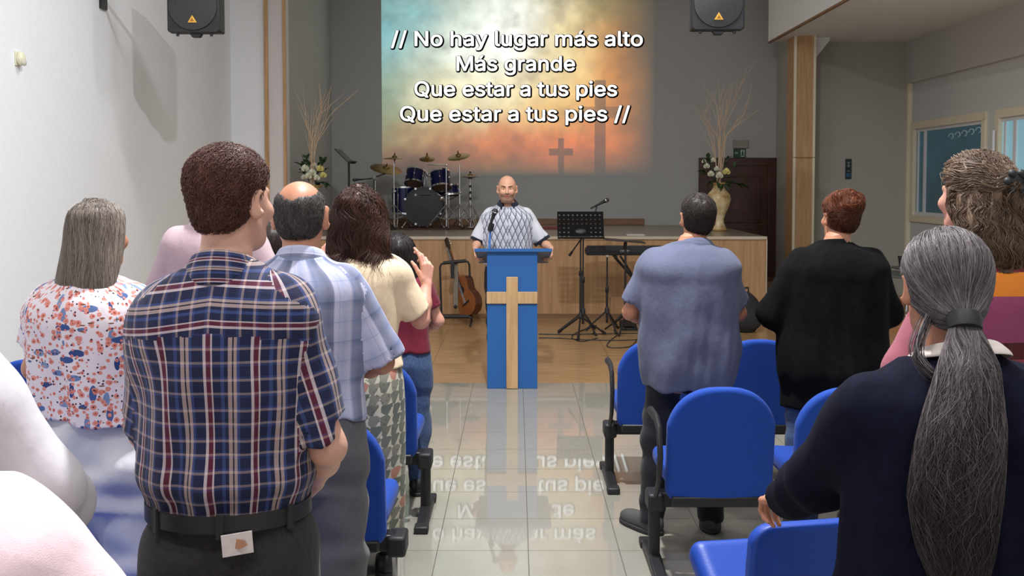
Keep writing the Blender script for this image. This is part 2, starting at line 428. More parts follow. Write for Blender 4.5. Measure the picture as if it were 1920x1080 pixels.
fr1 = window('window_1', W1, 2, pane_mat('teal_glass', srgb(58, 88, 100), srgb(70, 120, 140), .10))
sw = MB()   # white scroll film along the top of the pane
for i in range(5):
    y = W1[0]+.25+i*.19; sw.tube([(XR+.014, y+.07*math.cos(a), 2.33+.035*math.sin(a)-.01*i) for a in [k*.5 for k in range(10)]], .008, 6)
sw.build('window_film', plain('frosted_white', srgb(190, 215, 225), .5), fr1)
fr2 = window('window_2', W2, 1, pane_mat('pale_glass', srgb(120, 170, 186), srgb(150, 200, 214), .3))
MB().b2((XR-.06, W2[1]-.09, 1.72), (XR-.03, W2[1]-.01, 1.9)).build('window_latch', M_black, fr2, bevel=.006)
MB().cyl((XR-.06, W2[1]-.05, 1.55), (XR-.06, W2[1]-.05, 2.3), .018).build('window_bar', plain('white_aluminium', (.7, .7, .7)), fr2)
# column with cream corner beads
cx0, cx1 = (1488-968)*13.6/1800, (1524-968)*13.6/1800
col = struct(MB().b2((cx0, 13.6, 0), (cx1, 14.0, ZM)), 'column', wood('column_wood', srgb(176, 134, 92), srgb(200, 160, 118), .5, 2))
for x in (cx0, cx1):
    MB().b2((x-.018, 13.582, 0), (x+.018, 13.62, ZM)).build('corner_bead', M_cream, col, bevel=.004)
MB().b2((cx0-.018, 13.58, 2.02), (cx1+.018, 13.6, 2.03)).build('joint_strip', plain('joint_brown', srgb(150, 110, 76)), col)
for z in (2.8, 2.45, 3.2): MB().cyl((cx0-.004, 13.8, z), (cx0+.01, 13.8, z), .012).build('screw_cap', plain('joint_brown', srgb(150, 110, 76)), col)
MB().prism([(0, 0), (.26, 0), (.26, -.04), (.05, -.3), (0, -.3)], (0, .06, 0), (cx1, 13.75, ZM)).build('bracket', M_soffit, col, bevel=.004)
# dark door behind the stage end
dl, dr, dt = at(1310, 300, YB).x, at(1455, 300, YB).x, at(1400, 296, YB).z
door = MB()
for lo, hi in (((dl, 0), (dl+.13, dt-.12)), ((dr-.13, 0), (dr, dt-.12)), ((dl, dt-.12), (dr, dt))): door.b2((lo[0], YB-.06, lo[1]), (hi[0], YB+.01, hi[1]))
door = door.build('door_1', M_dkdoor, None, bevel=.008); door['kind'] = 'structure'
lf = MB(); lf.b2((dl+.13, YB-.035, 0), (dr-.13, YB+.005, dt-.12))
leaf = lf.build('door_leaf', M_dkdoor, door)
pm = MB()
for z0, z1 in ((.25, .95), (1.05, dt-.3)):
    for a, b in (((dl+.25, z0), (dr-.25, z0+.04)), ((dl+.25, z1-.04), (dr-.25, z1)), ((dl+.25, z0+.04), (dl+.29, z1-.04)), ((dr-.29, z0+.04), (dr-.25, z1-.04))): pm.b2((a[0], YB-.05, a[1]), (b[0], YB-.03, b[1]))
pm.build('panel_moulding', M_dkdoor, door, bevel=.008)
h = MB(); h.cyl((dr-.2, YB-.09, 1.02), (dr-.2, YB-.03, 1.02), .012); h.cyl((dr-.2, YB-.09, 1.02), (dr-.31, YB-.09, 1.02), .01); h.build('door_handle', M_brass, door)
struct(MB().b2((3.15, YB-.9, 0), (4.6, YB-.07, .22)), 'step', wood('step_wood', srgb(96, 62, 40), srgb(126, 84, 56), .4, 0), bevel=.01)
struct(MB().b2((XSL, YB-.03, ZS), (at(1208, 400, YB).x, YB, ZS+.1)), 'baseboard_back', wood('baseboard_wood', srgb(110, 78, 52), srgb(138, 100, 68), .4, 0), bevel=.006)

# ------------------------------------------------------------------ stage
x0s, x1s = XSL+.0, (1437-968)*YS/1800
stage = thing('stage', 'raised stage with oak panelled front and grey top across the back of the hall', 'stage', (0, YS, 0))
W = (0, YS, 0)
M_oakp = wood('oak_panels', srgb(158, 120, 82), srgb(186, 148, 106), .42, 2, .8, seam=.62, seamaxis=0)
MB().b2((x0s-.42, YS, 0), (x1s, YS+.03, ZS-.035)).build('front_panel', M_oakp, stage, world=W)
MB().b2((x1s-.03, YS+.03, 0), (x1s, YB-.035, ZS-.035)).build('side_panel', M_oakp, stage, world=W)
td = NT('stage_top'); n = td.noise(td.coord(scale=(1, 9, 1)), 3, 5); td.base(td.ramp(n.outputs[0], [(.3, srgb(128, 118, 104)), (.7, srgb(150, 139, 124))])); td.set(Roughness=.28)
MB().b2((x0s, YS-.015, ZS-.035), (x1s+.005, YB-.035, ZS)).build('deck', td.m, stage, world=W)
MB().b2((x0s-.42, YS-.022, ZS-.034), (x1s+.01, YS-.014, ZS+.003)).build('edge_strip', plain('pale_edging', srgb(196, 182, 160), .3), stage, world=W, bevel=.002)
MB().b2((x1s, YS-.022, 0), (x1s+.012, YS+.03, ZS-.034)).build('corner_strip', plain('pale_edging', (.5, .4, .3)), stage, world=W)
MB().b2((x0s-.42, YS-.012, 0), (x1s, YS, .06)).build('kick_strip', wood('kick_wood', srgb(110, 80, 54), srgb(132, 98, 68), .4, 0), stage, world=W)

# ------------------------------------------------------------------ projected slide
def fbm(X, Y, seed, oct=6):
    g = np.random.default_rng(seed); s = 0; a = .5; fr = 1.0
    for o in range(oct):
        G = g.random((65, 65)); x = (X*fr) % 64; y = (Y*fr) % 64; i = np.floor(x).astype(int); j = np.floor(y).astype(int); u = x-i; v = y-j
        u = u*u*(3-2*u); v = v*v*(3-2*v)
        s = s+a*((G[i, j]*(1-u)+G[i+1, j]*u)*(1-v)+(G[i, j+1]*(1-u)+G[i+1, j+1]*u)*v); a *= .55; fr *= 2.03
    return s
sl, sr = at(716, 200, YB).x, at(1228, 200, YB).x; sb = at(900, 332, YB).z; stp = sb+(sr-sl)*.75
NX, NY = 420, 320
U, Vv = np.meshgrid(np.linspace(0, 1, NX), np.linspace(0, 1, NY))
def slide_colour(U, V):
    # V: 0 bottom .. 1 top
    w1 = fbm(U*3+3, V*2.4, 3)-.55; w2 = fbm(U*7, V*6+9, 5)-.55; w3 = fbm(U*4+7, V*4+1, 31)-.55
    u = U+.20*w1+.12*w2; v = V+.20*w3+.14*w2
    def blob(cx, cy, rx, ry, sh=0): return np.exp(-(((u-cx+sh*(v-cy))/rx)**2+((v-cy)/ry)**2))
    C = np.array([.22, .13, .025])*np.ones_like(U)[..., None]
    def put(C, cx, cy, rx, ry, col, k, sh=0): q = (k*blob(cx, cy, rx, ry, sh))[..., None]; return C*(1-q)+q*np.array(col)
    C = put(C, .05, .38, .20, .24, (.15, .18, .03), 1)
    C = put(C, .0, .72, .30, .36, (.12, .40, .44), 1)
    C = put(C, .80, .46, .26, .30, (.74, .22, .0), .97)
    C = put(C, .94, .86, .34, .20, (.14, .11, .01), 1)
    C = put(C, .66, .20, .28, .16, (.68, .13, .0), .97)
    C = put(C, .46, .38, .26, .24, (.85, .55, .10), .93)
    C = put(C, .30, .22, .14, .10, (.5, .30, .05), .8)
    C = put(C, .40, .72, .22, .34, (.85, .98, .86), 1, -.1)
    C = put(C, .64, .64, .13, .20, (.86, .70, .30), .85)
    C = put(C, .34, .40, .13, .14, (.80, .76, .42), .7)
    C = put(C, .56, .12, .42, .13, (.66, .13, .02), .95)
    C = put(C, .12, .10, .20, .12, (.13, .02, .0), .9)
    C = put(C, .45, .68, .13, .22, (1.0, 1.0, .95), .85, -.15)
    grain = (fbm(U*26, V*22+4, 8, 4)-.5)[..., None]; C *= 1+.55*grain
    dark = np.clip((fbm(U*9+5, V*8, 12, 5)-.60)*4, 0, 1)[..., None]; C *= 1-.35*dark
    fade = np.clip((V-.01)/.16, 0, 1)**.7*np.clip((1-U)/.22, 0, 1)**.8
    fade = fade*np.clip(1.0+1.6*(fbm(U*5, V*5, 21)-.55)*(1-np.clip(V/.35, 0, 1)), .2, 1.2)
    C *= np.clip(fade, 0, 1)[..., None]
    return np.clip(C, 0, 1.2)
SC = slide_colour(U, Vv)
def uv2(px, py):
    p = at(px, py, YB); return (p.x-sl)/(sr-sl), (p.z-sb)/(stp-sb)
def cross(px0, px1, py0, py1, keep):
    u0, v1 = uv2(px0, py0); u1, v0 = uv2(px1, py1); m = (U > u0) & (U < u1) & (Vv > v0) & (Vv < v1); SC[m] *= keep
cross(1046, 1057, 259, 340, .3); cross(1029, 1046, 279, 292, .3); cross(1057, 1075, 279, 292, .3)
cross(1115, 1135, 150, 345, .34); cross(1085, 1115, 200, 222, .5); cross(1135, 1165, 200, 222, .5)
Vs = np.stack([sl+U*(sr-sl), np.full_like(U, YB-.004), sb+Vv*(stp-sb)], -1).reshape(-1, 3)-np.array([0, YB, 0])
ii = (np.arange(NY-1)[:, None]*NX+np.arange(NX-1)[None]).reshape(-1)
me = mesh_np('projected_slide', Vs, np.stack([ii, ii+1, ii+NX+1, ii+NX], 1))
ca = me.color_attributes.new('picture', 'FLOAT_COLOR', 'POINT'); ca.data.foreach_set('color', np.concatenate([SC.reshape(-1, 3), np.ones((NX*NY, 1))], 1).astype(f32).ravel())
t = NT('projected_light'); a = t.new('ShaderNodeVertexColor', layer_name='picture'); t.base(srgb(172, 172, 170)); t.set(Roughness=.8)
t.l(a.outputs[0], t.b.inputs['Emission Color']); t.b.inputs['Emission Strength'].default_value = .80
slide = link('projected_slide', me, t.m); slide.location = (0, YB, 0)
tag(slide, 'projected song lyrics slide with sunset sky and crosses on the grey back wall', 'projection')
t = NT('projected_white'); t.base(srgb(172, 172, 170)); t.b.inputs['Emission Color'].default_value = (1, 1, 1, 1); t.b.inputs['Emission Strength'].default_value = .76; M_lyr = t.m
M_lyro = plain('lyric_outline', (.03, .025, .05), .9)
try: FONT = bpy.data.fonts.load(bpy.utils.system_resource('DATAFILES', path='fonts')+'/Inter.woff2')
except Exception: FONT = None
def text_mesh(body, fat, ext=.0006):
    c = bpy.data.curves.new('lettering', 'FONT'); c.body = body; c.extrude = ext; c.resolution_u = 3; c.align_x = 'CENTER'
    if FONT: c.font = FONT
    o = bpy.data.objects.new('lettering', c); COL.objects.link(o); bpy.context.view_layer.update()
    me = bpy.data.meshes.new_from_object(o.evaluated_get(bpy.context.evaluated_depsgraph_get())); bpy.data.objects.remove(o); bpy.data.curves.remove(c)
    if fat:       # bold strokes
        bm = bmesh.new()
        for k in range(10):
            q = 2*math.pi*k/10; t = me.copy(); t.transform(Matrix.Translation((fat*math.cos(q), fat*math.sin(q), 0))); bm.from_mesh(t); bpy.data.meshes.remove(t)
        bm.to_mesh(me); bm.free()
    return me
def place_text(me, name, mat, parent, c, width, height=None, ref=None, rot=(math.pi/2, 0, 0)):
    co = np.zeros(len(me.vertices)*3, f32); me.vertices.foreach_get('co', co); co = co.reshape(-1, 3)
    lo, hi = ref if ref else (co.min(0), co.max(0)); s = width/(hi[0]-lo[0]); sy = s if height is None else height
    co[:, 0] = (co[:, 0]-(lo[0]+hi[0])/2)*s; co[:, 1] *= sy
    me.vertices.foreach_set('co', co.ravel()); me.update()
    o = link(name, me, mat, parent); o.location = c; o.rotation_euler = rot
    return o, (lo, hi)
sy = (133-87)*YB/1800
for body, xa_, xb_, yb_ in (('// No hay lugar más alto', 733, 1205, 86), ('Más grande', 856, 1078, 132.5), ('Que estar a tus pies', 777, 1157, 180), ('Que estar a tus pies //', 750, 1181, 226.5)):
    p = at((xa_+xb_)/2, yb_, YB); wd = at(xb_, yb_, YB).x-at(xa_, yb_, YB).x
    o, ref = place_text(text_mesh(body, .012), 'lyric_lettering', M_lyr, slide, (p.x, -.010, p.z), wd, sy*1.14)
    place_text(text_mesh(body, .05), 'text_outline', M_lyro, o, (0, 0, -.004), wd, sy*1.14, ref, (0, 0, 0))[0].location = (.008, -.009, -.003)  # dark outline round the letters, part of the slide's design
# ------------------------------------------------------------------ loudspeakers, sensor, signs
def loudspeaker(c, label, wall):
    x, y, z = c; t = thing('loudspeaker', label, 'loudspeaker', c)
    wd, h, dp = .435, .69, .34
    m = MB(); m.prism([(-wd/2, .02), (-wd/2+.03, 0), (wd/2-.03, 0), (wd/2, .02), (wd/2, h-.02), (wd/2-.03, h), (-wd/2+.03, h), (-wd/2, h-.02)], (0, .05, 0))
    m.prism([(-wd/2+.02, .02), (wd/2-.02, .02), (wd/2-.02, h-.02), (-wd/2+.02, h-.02)], (0, dp*.5, 0), (0, .05, 0))
    m.prism([(-wd/2+.07, .05), (wd/2-.07, .05), (wd/2-.07, h-.05), (-wd/2+.07, h-.05)], (0, dp*.35, 0), (0, .05+dp*.5, 0))
    m.build('cabinet', M_blackp, t, bevel=.012)
    g = MB(); r = wd/2-.015
    g.lathe([(r, 0), (r-.005, .012), (r*.7, .02), (0.001, .026)], (0, -.001, r+.02), 40, (0, -1, 0), cap=False)
    g.prism([(-wd/2+.03, h*.56), (wd/2-.03, h*.56), (wd/2-.03, h-.03), (-wd/2+.03, h-.03)], (0, -.012, 0))
    gm = NT('grille_mesh'); v = gm.t and gm.new('ShaderNodeTexVoronoi'); v.inputs['Scale'].default_value = 160; gm.l(gm.coord(), v.inputs[0])
    gm.base(gm.ramp(v.outputs['Distance'], [(.2, (.004,)*3), (.5, (.03, .03, .032))])); gm.set(Roughness=.5)
    g.build('grille', gm.m, t)
    MB().prism([(-.038, 0), (.038, 0), (0, .062)], (0, -.008, 0), (0, -.02, .082)).build('badge', plain('gold_badge', srgb(222, 168, 66), .3, .2), t, bevel=.002)
    b2 = MB().prism([(-.016, .012), (.016, .012), (0, .038)], (0, -.003, 0), (0, -.028, .082)); b2.build('badge_emblem', plain('dark_gold', srgb(150, 96, 30), .4), t)
    for sx in (-.14, .14): MB().lathe([(.012, -.022), (.014, 0)], (sx, .03, .0), 10).build('foot', M_blackp, t)
    MB().prism([(-.05, 0), (.05, 0), (.03, -.03), (-.03, -.03)], (0, .06, 0), (0.01, .02, 0)).build('handle_recess', M_blackp, t, bevel=.005)
    if wall:
        k = MB(); k.tube([(-.1, .2, .35), (-.4, .26, .35), (XL-x+.01, .3, .35)], .02, 10); k.box((XL-x+.012, .3, .35), (.02, .12, .2)); k.build('wall_bracket', M_black, t)
    else:
        k = MB()
        for sx in (-.18, .18): k.cyl((sx, .16, h-.01), (sx, .16, CEIL-z), .006, 8)
        k.build('hanging_rod', M_black, t)
p = at(362.5, 62, 8.0); loudspeaker((p.x, 8.0, p.z), 'black loudspeaker on a bracket high on the white left wall', True)
p = at(1346.5, 57, 7.9); loudspeaker((p.x, 7.9, p.z), 'black loudspeaker hanging in front of the grey back wall right of the lyrics', False)
p = fl(38, 110); yy = XL*1800/(38-968); p = at(38, 110, yy)
t = thing('wall_sensor', 'small cream motion sensor high on the white left wall', 'sensor', (XL, yy, p.z))
MB().ball((.028, 0, 0), .05, 16, (.6, .8, 1)).build('housing', plain('old_ivory', srgb(222, 218, 188), .5), t)
MB().ball((.05, 0, -.028), .03, 12, (.5, .9, .8)).build('lens', plain('sensor_lens', srgb(198, 196, 176), .3), t)
MB().b2((0, -.035, -.05), (.012, .035, .05)).build('back_plate', plain('old_ivory', (.7, .7, .6)), t, bevel=.003)
M_green = plain('sign_green', srgb(14, 64, 48), .4); M_signw = plain('sign_white', srgb(190, 200, 192), .4)
a, b = at(1374, 263, YB), at(1402, 278, YB); t = thing('emergency_light', 'pale emergency light box on the back wall above the green exit sign', 'emergency light', (a.x, YB, b.z))
MB().b2((0, -.05, 0), (b.x-a.x, 0, a.z-b.z)).build('case', plain('emergency_case', srgb(150, 148, 140), .5), t, bevel=.008)
MB().b2((.012, -.056, .03), (b.x-a.x-.012, -.05, a.z-b.z-.012)).build('diffuser', plain('emergency_diffuser', srgb(138, 134, 124), .3), t)
a, b = at(1375, 279, YB), at(1398, 296, YB); t = thing('exit_sign', 'green exit sign with white running figure above the dark door', 'sign', (a.x, YB, b.z))
wx, hz = b.x-a.x, a.z-b.z
MB().b2((0, -.012, 0), (wx, 0, hz)).build('board', M_green, t)
m = MB(); m.box((wx*.74, -.014, hz*.5), (wx*.3, .004, hz*.74)); m.box((wx*.24, -.014, hz*.55), (wx*.22, .004, .016)); m.prism([(wx*.1, hz*.55), (wx*.2, hz*.72), (wx*.2, hz*.38)], (0, -.004, 0), (0, -.012, 0)); m.build('pictogram', M_signw, t)
m = MB(); m.ball((wx*.74, -.017, hz*.72), .012, 8, (1, .2, 1)); m.tube([(wx*.74, -.017, hz*.62), (wx*.71, -.017, hz*.42), (wx*.64, -.017, hz*.24)], .01, 6); m.tube([(wx*.71, -.017, hz*.42), (wx*.8, -.017, hz*.3), (wx*.84, -.017, hz*.2)], .009, 6); m.tube([(wx*.64, -.017, hz*.56), (wx*.74, -.017, hz*.6), (wx*.84, -.017, hz*.5)], .008, 6); m.build('running_figure', M_green, t)
yw = YM+.02; a, b = at(1585, 298, yw), at(1596, 336, yw); t = thing('wall_sign', 'narrow upright dark green sign with white arrow on the grey wall right of the column', 'sign', (a.x, yw, b.z))
wx, hz = b.x-a.x, a.z-b.z
MB().b2((0, -.01, 0), (wx, 0, hz)).build('board', plain('sign_dark_green', srgb(18, 44, 44), .4), t)
m = MB(); m.box((wx*.5, -.012, hz*.82), (wx*.5, .004, hz*.05)); m.prism([(wx*.2, hz*.68), (wx*.8, hz*.68), (wx*.5, hz*.58)], (0, -.004, 0), (0, -.01, 0)); m.box((wx*.5, -.012, hz*.73), (wx*.2, .004, hz*.1)); m.box((wx*.5, -.012, hz*.4), (wx*.45, .004, hz*.04)); m.build('pictogram', plain('sign_dim_white', srgb(120, 140, 136), .5), t)
MB().b2((wx*.15, -.012, hz*.12), (wx*.85, -.01, hz*.3)).build('text_block', plain('sign_blue', srgb(40, 90, 120), .5), t)
# socket plate on the stage front
p = at(772, 479, YS); t = thing('socket_plate', 'white double socket plate on the oak stage front', 'socket', (p.x, YS, p.z))
MB().b2((-.065, -.012, -.055), (.065, 0, .055)).build('plate', plain('socket_white', srgb(228, 226, 220), .4), t, bevel=.004)
for sx in (-.031, .031): MB().lathe([(.022, 0), (.022, .004), (.018, .005)], (sx, -.011, 0), 14, (0, -1, 0)).build('outlet', plain('socket_dark', srgb(60, 58, 56), .5) if sx > 0 else plain('socket_white', (1, 1, 1)), t)  # right outlet dark, left one white
m = MB(); m.ball((.031, -.035, -.005), .017, 10, (1, 1.3, 1)); m.tube([(.031, -.05, -.01), (.035, -.06, -.06), (.05, -.04, -.16), (.04, -.02, -.3)], .005, 6); m.build('plug', M_blackp, t)

# ------------------------------------------------------------------ flower arrangements
M_vase = None
def vase_mat():
    t = NT('glazed_vase'); n = t.noise(t.coord(), 7, 4); z = t.sep(t.coord())[2]
    c = t.ramp(n.outputs[0], [(.38, srgb(226, 208, 166)), (.6, srgb(190, 158, 108)), (.72, srgb(130, 96, 60))]); t.base(c); t.set(Roughness=.3); return t.m
M_petal = plain('white_petals', srgb(236, 234, 214), .6, bump=.1); M_petal2 = plain('cream_petals', srgb(236, 226, 150), .6)
M_leaf = plain('leaf_green', srgb(38, 62, 34), .55, var=.3, bscale=20); M_twig = plain('bleached_twig', srgb(196, 170, 142), .7, var=.12, bscale=30)
def rose(c, r, m, rng):
    b = MB(); c = Vector(c)
    for ring, n, tilt in ((0, 3, 1.25), (1, 5, .85), (2, 6, .4)):
        for k in range(n):
            q = 2*math.pi*k/n+ring*.6+rng.random()*.4; R_ = rotm(0, 0, q) @ rotm(0, -tilt, 0)
            vs, fs = [], []
            for i in range(5):
                for j in range(5):
                    u, v = i/4, j/4*2-1; wd_ = r*.62*math.sin(math.pi*(.15+.8*u))
                    p = Vector((r*(.1+.95*u), wd_*v, r*.35*u*u-r*.25*v*v*(1-u*.4))); vs.append(R_ @ p+c+Vector((0, 0, -ring*r*.1)))
            fs = [(i*5+j, i*5+j+1, i*5+j+6, i*5+j+5) for i in range(4) for j in range(4)]
            b.add(vs, fs)
    return b
def leaf(b, base, d, L, wdt, rng):
    base, d = Vector(base), Vector(d).normalized(); s = d.cross(Vector((rng.random()-.5, rng.random()-.5, 1))).normalized(); u = s.cross(d)
    pts = []
    for i in range(5):
        t_ = i/4; wd_ = wdt*math.sin(math.pi*min(.98, .08+t_*.92)); c = base+d*L*t_-Vector((0, 0, 1))*L*.3*t_*t_
        pts += [c-s*wd_+u*wd_*.3, c, c+s*wd_+u*wd_*.3]
    b.add(pts, [(i*3+j, i*3+j+1, i*3+j+4, i*3+j+3) for i in range(4) for j in range(2)])
def arrangement(loc, top, roses, twigs, leaves, lv, lf, seed):
    """loc: foot of the vase; the rest in world pixels turned into points at the vase's depth"""
    rng = random.Random(seed); h = top-loc[2]
    v = thing('vase', lv, 'vase', loc)
    MB().lathe([(.0, 0), (.105, 0), (.115, .02), (.1, .05), (.075, .11), (.07, .15), (.095, h*.36), (.145, h*.52), (.165, h*.66), (.15, h*.76), (.095, h*.86), (.072, h*.91), (.085, h*.96), (.12, h*.99), (.122, h), (.105, h-.004), (.07, h*.92)], n=36, cap=False).build('body', vase_mat() if 'glazed_vase' not in MC else MC['glazed_vase'], v)
    MB().lathe([(.104, .0), (.118, .012), (.118, .022), (.103, .034)], n=36, cap=False).build('foot_ring', plain('vase_gold', srgb(186, 150, 90), .35, .3), v)
    MB().lathe([(.115, h-.018), (.127, h-.008), (.12, h+.004)], n=36, cap=False).build('rim', plain('vase_gold', (.5, .4, .2)), v)
    Y = loc[1]; b = thing('flower_arrangement', lf, 'flowers', (loc[0], Y, top))
    W_ = (loc[0], Y, top)
    for px, py, dy, r, k in roses:
        p = at(px, py, Y+dy); rose(p, r, None, rng).build('rose', M_petal2 if k else M_petal, b, world=W_)
    g = MB()
    for px, py, dy in leaves:
        p = at(px, py, Y+dy); c0 = Vector((loc[0], Y, top+.02)); d = (p-c0)
        g.tube([c0-Vector((0, 0, .05)), c0+d*.6+Vector((0, 0, .02)), p], .004, 5)
        for k in range(5): leaf(g, c0+d*rng.uniform(.55, 1), (d.x+rng.uniform(-.2, .2), rng.uniform(-.25, .25), d.z+rng.uniform(-.2, .15)), rng.uniform(.07, .13), rng.uniform(.018, .03), rng)
    g.build('foliage', M_leaf, b, world=W_)
    for pts in twigs:
        P = [Vector((loc[0]+rng.uniform(-.03, .03), Y+rng.uniform(-.03, .03), top-.05))]
        dy = rng.uniform(-.12, .12)
        for i, (px, py) in enumerate(pts): P.append(at(px, py, Y+dy*(i+1)/len(pts)))
        Q = []
        for i in range(len(P)-1):
            for k in range(5): Q.append(P[i].lerp(P[i+1], k/5)+Vector((rng.uniform(-1, 1), 0, rng.uniform(-1, 1)))*.008)
        Q.append(P[-1]); n = len(Q); m = MB(); m.tube(Q, [.0085-.0065*i/(n-1) for i in range(n)], 6)
        for k in range(3):
            i = rng.randint(n//3, n-4); q0 = Q[i]; dr_ = (Q[i+2]-Q[i]).normalized(); sd = Vector((rng.choice((-1, 1))*.35, rng.uniform(-.2, .2), 0))
            m.tube([q0, q0+(dr_+sd*.7)*.14, q0+(dr_*1.4+sd)*.26], [.0045, .0035, .0018], 5)
        m.build('twig', M_twig, b, world=W_)
yv = 13.1; base = at(1347, 434, yv); vx = base.x
arrangement((vx, yv, ZS), at(1347, 343, yv).z, [(1325, 313, -.05, .05, 0), (1337, 302, 0, .045, 0), (1333, 328, -.1, .055, 0), (1349, 331, -.12, .06, 0), (1362, 324, -.1, .062, 1), (1320, 304, .05, .04, 0), (1344, 318, -.06, .045, 0)],
    [[(1335, 270), (1313, 190)], [(1340, 260), (1322, 215), (1330, 170)], [(1345, 250), (1352, 180), (1358, 160)], [(1350, 250), (1368, 190), (1377, 150)], [(1355, 250), (1380, 185), (1402, 125)], [(1357, 260), (1392, 215), (1410, 178)], [(1350, 260), (1345, 200), (1338, 180)], [(1362, 255), (1385, 230), (1405, 195)], [(1358, 255), (1362, 190), (1358, 165)], [(1348, 260), (1330, 230), (1316, 205)]],
    [(1318, 300, -.05), (1326, 292, 0), (1316, 320, -.05), (1330, 340, -.1), (1372, 340, -.08), (1390, 345, 0), (1404, 348, .05), (1385, 330, .1), (1380, 310, .1), (1366, 292, .1), (1350, 296, .1), (1362, 345, -.12), (1344, 342, -.14)],
    'tall cream glazed vase on the right end of the stage', 'white roses, foliage and bleached twigs in the vase on the right end of the stage', 5)
yv = 12.05; vx = at(586, 420, yv).x
arrangement((vx, yv, ZS), at(586, 348, yv).z, [(572, 318, -.06, .06, 0), (585, 326, -.1, .06, 0), (600, 318, -.06, .055, 1), (606, 330, -.05, .05, 1), (578, 332, -.1, .055, 0), (590, 312, 0, .045, 0), (594, 335, -.1, .05, 0), (570, 334, 0, .045, 0)],
    [[(580, 270), (572, 205), (568, 160)], [(583, 260), (576, 210)], [(590, 260), (602, 200), (612, 165)], [(592, 262), (610, 225), (622, 190)], [(586, 255), (590, 200)], [(594, 265), (616, 220), (632, 200)], [(588, 260), (600, 215), (606, 200)]],
    [(562, 306, 0), (568, 298, 0), (576, 296, 0), (604, 302, 0), (612, 296, 0), (611, 318, 0), (600, 342, -.05), (608, 345, 0), (566, 320, 0), (586, 300, .08), (603, 310, -.06)],
    'tall cream glazed vase on the left end of the stage', 'white and yellow flowers with bleached twigs at the left end of the stage', 9)

# ------------------------------------------------------------------ drum kit
YD = 13.75
M_shell = plain('dark_blue_lacquer', srgb(18, 24, 70), .22, .2); M_skin = plain('drum_skin', srgb(110, 84, 66), .5); M_bskin = plain('black_drum_skin', (.012, .012, .013), .4)
def drum(name, label, c, axis, r, h, tune=6, badge=True, bot=None):
    """c: middle of the drum; axis points to the playing side"""
    t = thing(name, label, 'drum', c); ax = Vector(axis).normalized(); C = ax*(-h/2)
    MB().lathe([(r, 0), (r, h)], C, 36, ax, cap=False).build('shell', M_shell, t)
    MB().lathe([(r-.003, h), (.001, h+.001)], C, 36, ax, cap=False).build('batter_head', plain('white_skin', srgb(196, 190, 178), .5), t)
    MB().lathe([(r-.003, 0), (.001, -.001)], C, 36, ax, cap=False).build('resonant_head', bot or M_skin, t)
    for z in (0, h): MB().lathe([(r-.004, z-.012), (r+.008, z-.012), (r+.008, z+.012), (r-.004, z+.012)], C, 36, ax, cap=False).build('hoop', M_chrome, t)
    q = Vector((0, 0, 1)).rotation_difference(ax)
    for k in range(tune):
        a_ = 2*math.pi*(k+.5)/tune; d = q @ Vector((math.cos(a_), math.sin(a_), 0)); m = MB(); m.tube([C+d*(r+.006)+ax*0, C+d*(r+.006)+ax*h], .004, 6); m.ball(C+d*(r+.004)+ax*h*.5, .014, 8); m.build('tension_lug', M_chrome, t)
    return t
bc = at(793, 387, YD+.0); rB = .27
bd = thing('bass_drum', 'bass drum with black front head and white lettering in the drum kit', 'drum', (bc.x, YD, bc.z))
MB().lathe([(rB-.01, .02), (rB-.01, .40)], (0, 0, 0), 44, (0, 1, 0), cap=False).build('shell', M_shell, bd)
MB().lathe([(rB-.012, .012), (.001, .006)], (0, 0, 0), 44, (0, 1, 0), cap=False).build('front_head', M_bskin, bd)
MB().lathe([(rB-.012, .40), (.001, .405)], (0, 0, 0), 44, (0, 1, 0), cap=False).build('batter_head', plain('white_skin', (.5, .5, .5)), bd)
for y in (0, .38): MB().lathe([(rB-.016, y), (rB+.008, y), (rB+.008, y+.035), (rB-.016, y+.035), (rB-.016, y)], (0, 0, 0), 44, (0, 1, 0), cap=False).build('hoop', plain('black_hoop', (.01, .01, .012), .3), bd)
MB().b2((-.125, .004, .145), (.125, .008, .185)).build('logo_plate', plain('logo_grey', srgb(58, 58, 60), .5), bd)
try: o, _ = place_text(text_mesh('YAMAHA', .02), 'logo_lettering', plain('logo_white', srgb(190, 190, 190), .5), bd, (.018, .003, .152), .19, .036)
except Exception as e: print('logo', e)
MB().lathe([(.014, 0), (.016, .002), (.016, .003)], (-.105, .004, .165), 14, (0, -1, 0)).build('logo_emblem', plain('logo_white', (.5, .5, .5)), bd)
for k in range(8):
    a_ = 2*math.pi*(k+.5)/8; d = Vector((math.cos(a_), 0, math.sin(a_))); m = MB(); m.box(d*(rB+.004)+Vector((0, .018, 0)), (.026, .045, .026)); m.tube([d*(rB+.012)+Vector((0, .02, 0)), d*(rB+.012)+Vector((0, .12, 0))], .006, 6); m.ball(d*(rB-.004)+Vector((0, .12, 0)), .018, 8); m.build('claw_hook', M_chrome, bd)
for sx in (-1, 1):
    m = MB(); m.tube([(sx*.2, .1, -.16), (sx*.3, .0, bc.z*0-(bc.z-ZS)+.02)], .009, 8); m.ball((sx*.3, 0, ZS-bc.z+.018), .017, 8); m.build('spur', M_chrome, bd)
m = MB(); m.tube([(0, .2, rB-.02), (0, .2, rB+.2)], .016, 10); m.tube([(-.12, .2, rB+.17), (.12, .2, rB+.17)], .013, 8)
for sx in (-.035, .035): m.tube([(sx, .16, rB-.03), (sx, .18, rB+.24)], .011, 8)
m.ball((-.02, .15, rB+.2), .02, 10); m.ball((.05, .15, rB+.19), .02, 10); m.build('tom_mount', M_chrome, bd)
m = MB(); m.tube([(.13, .02, rB-.04), (.25, .02, rB-.12)], .012, 8); m.ball((.27, .0, .12), .036, 10); m.ball((.26, 0, .1), .03, 8); m.build('side_clamp', M_chrome, bd)
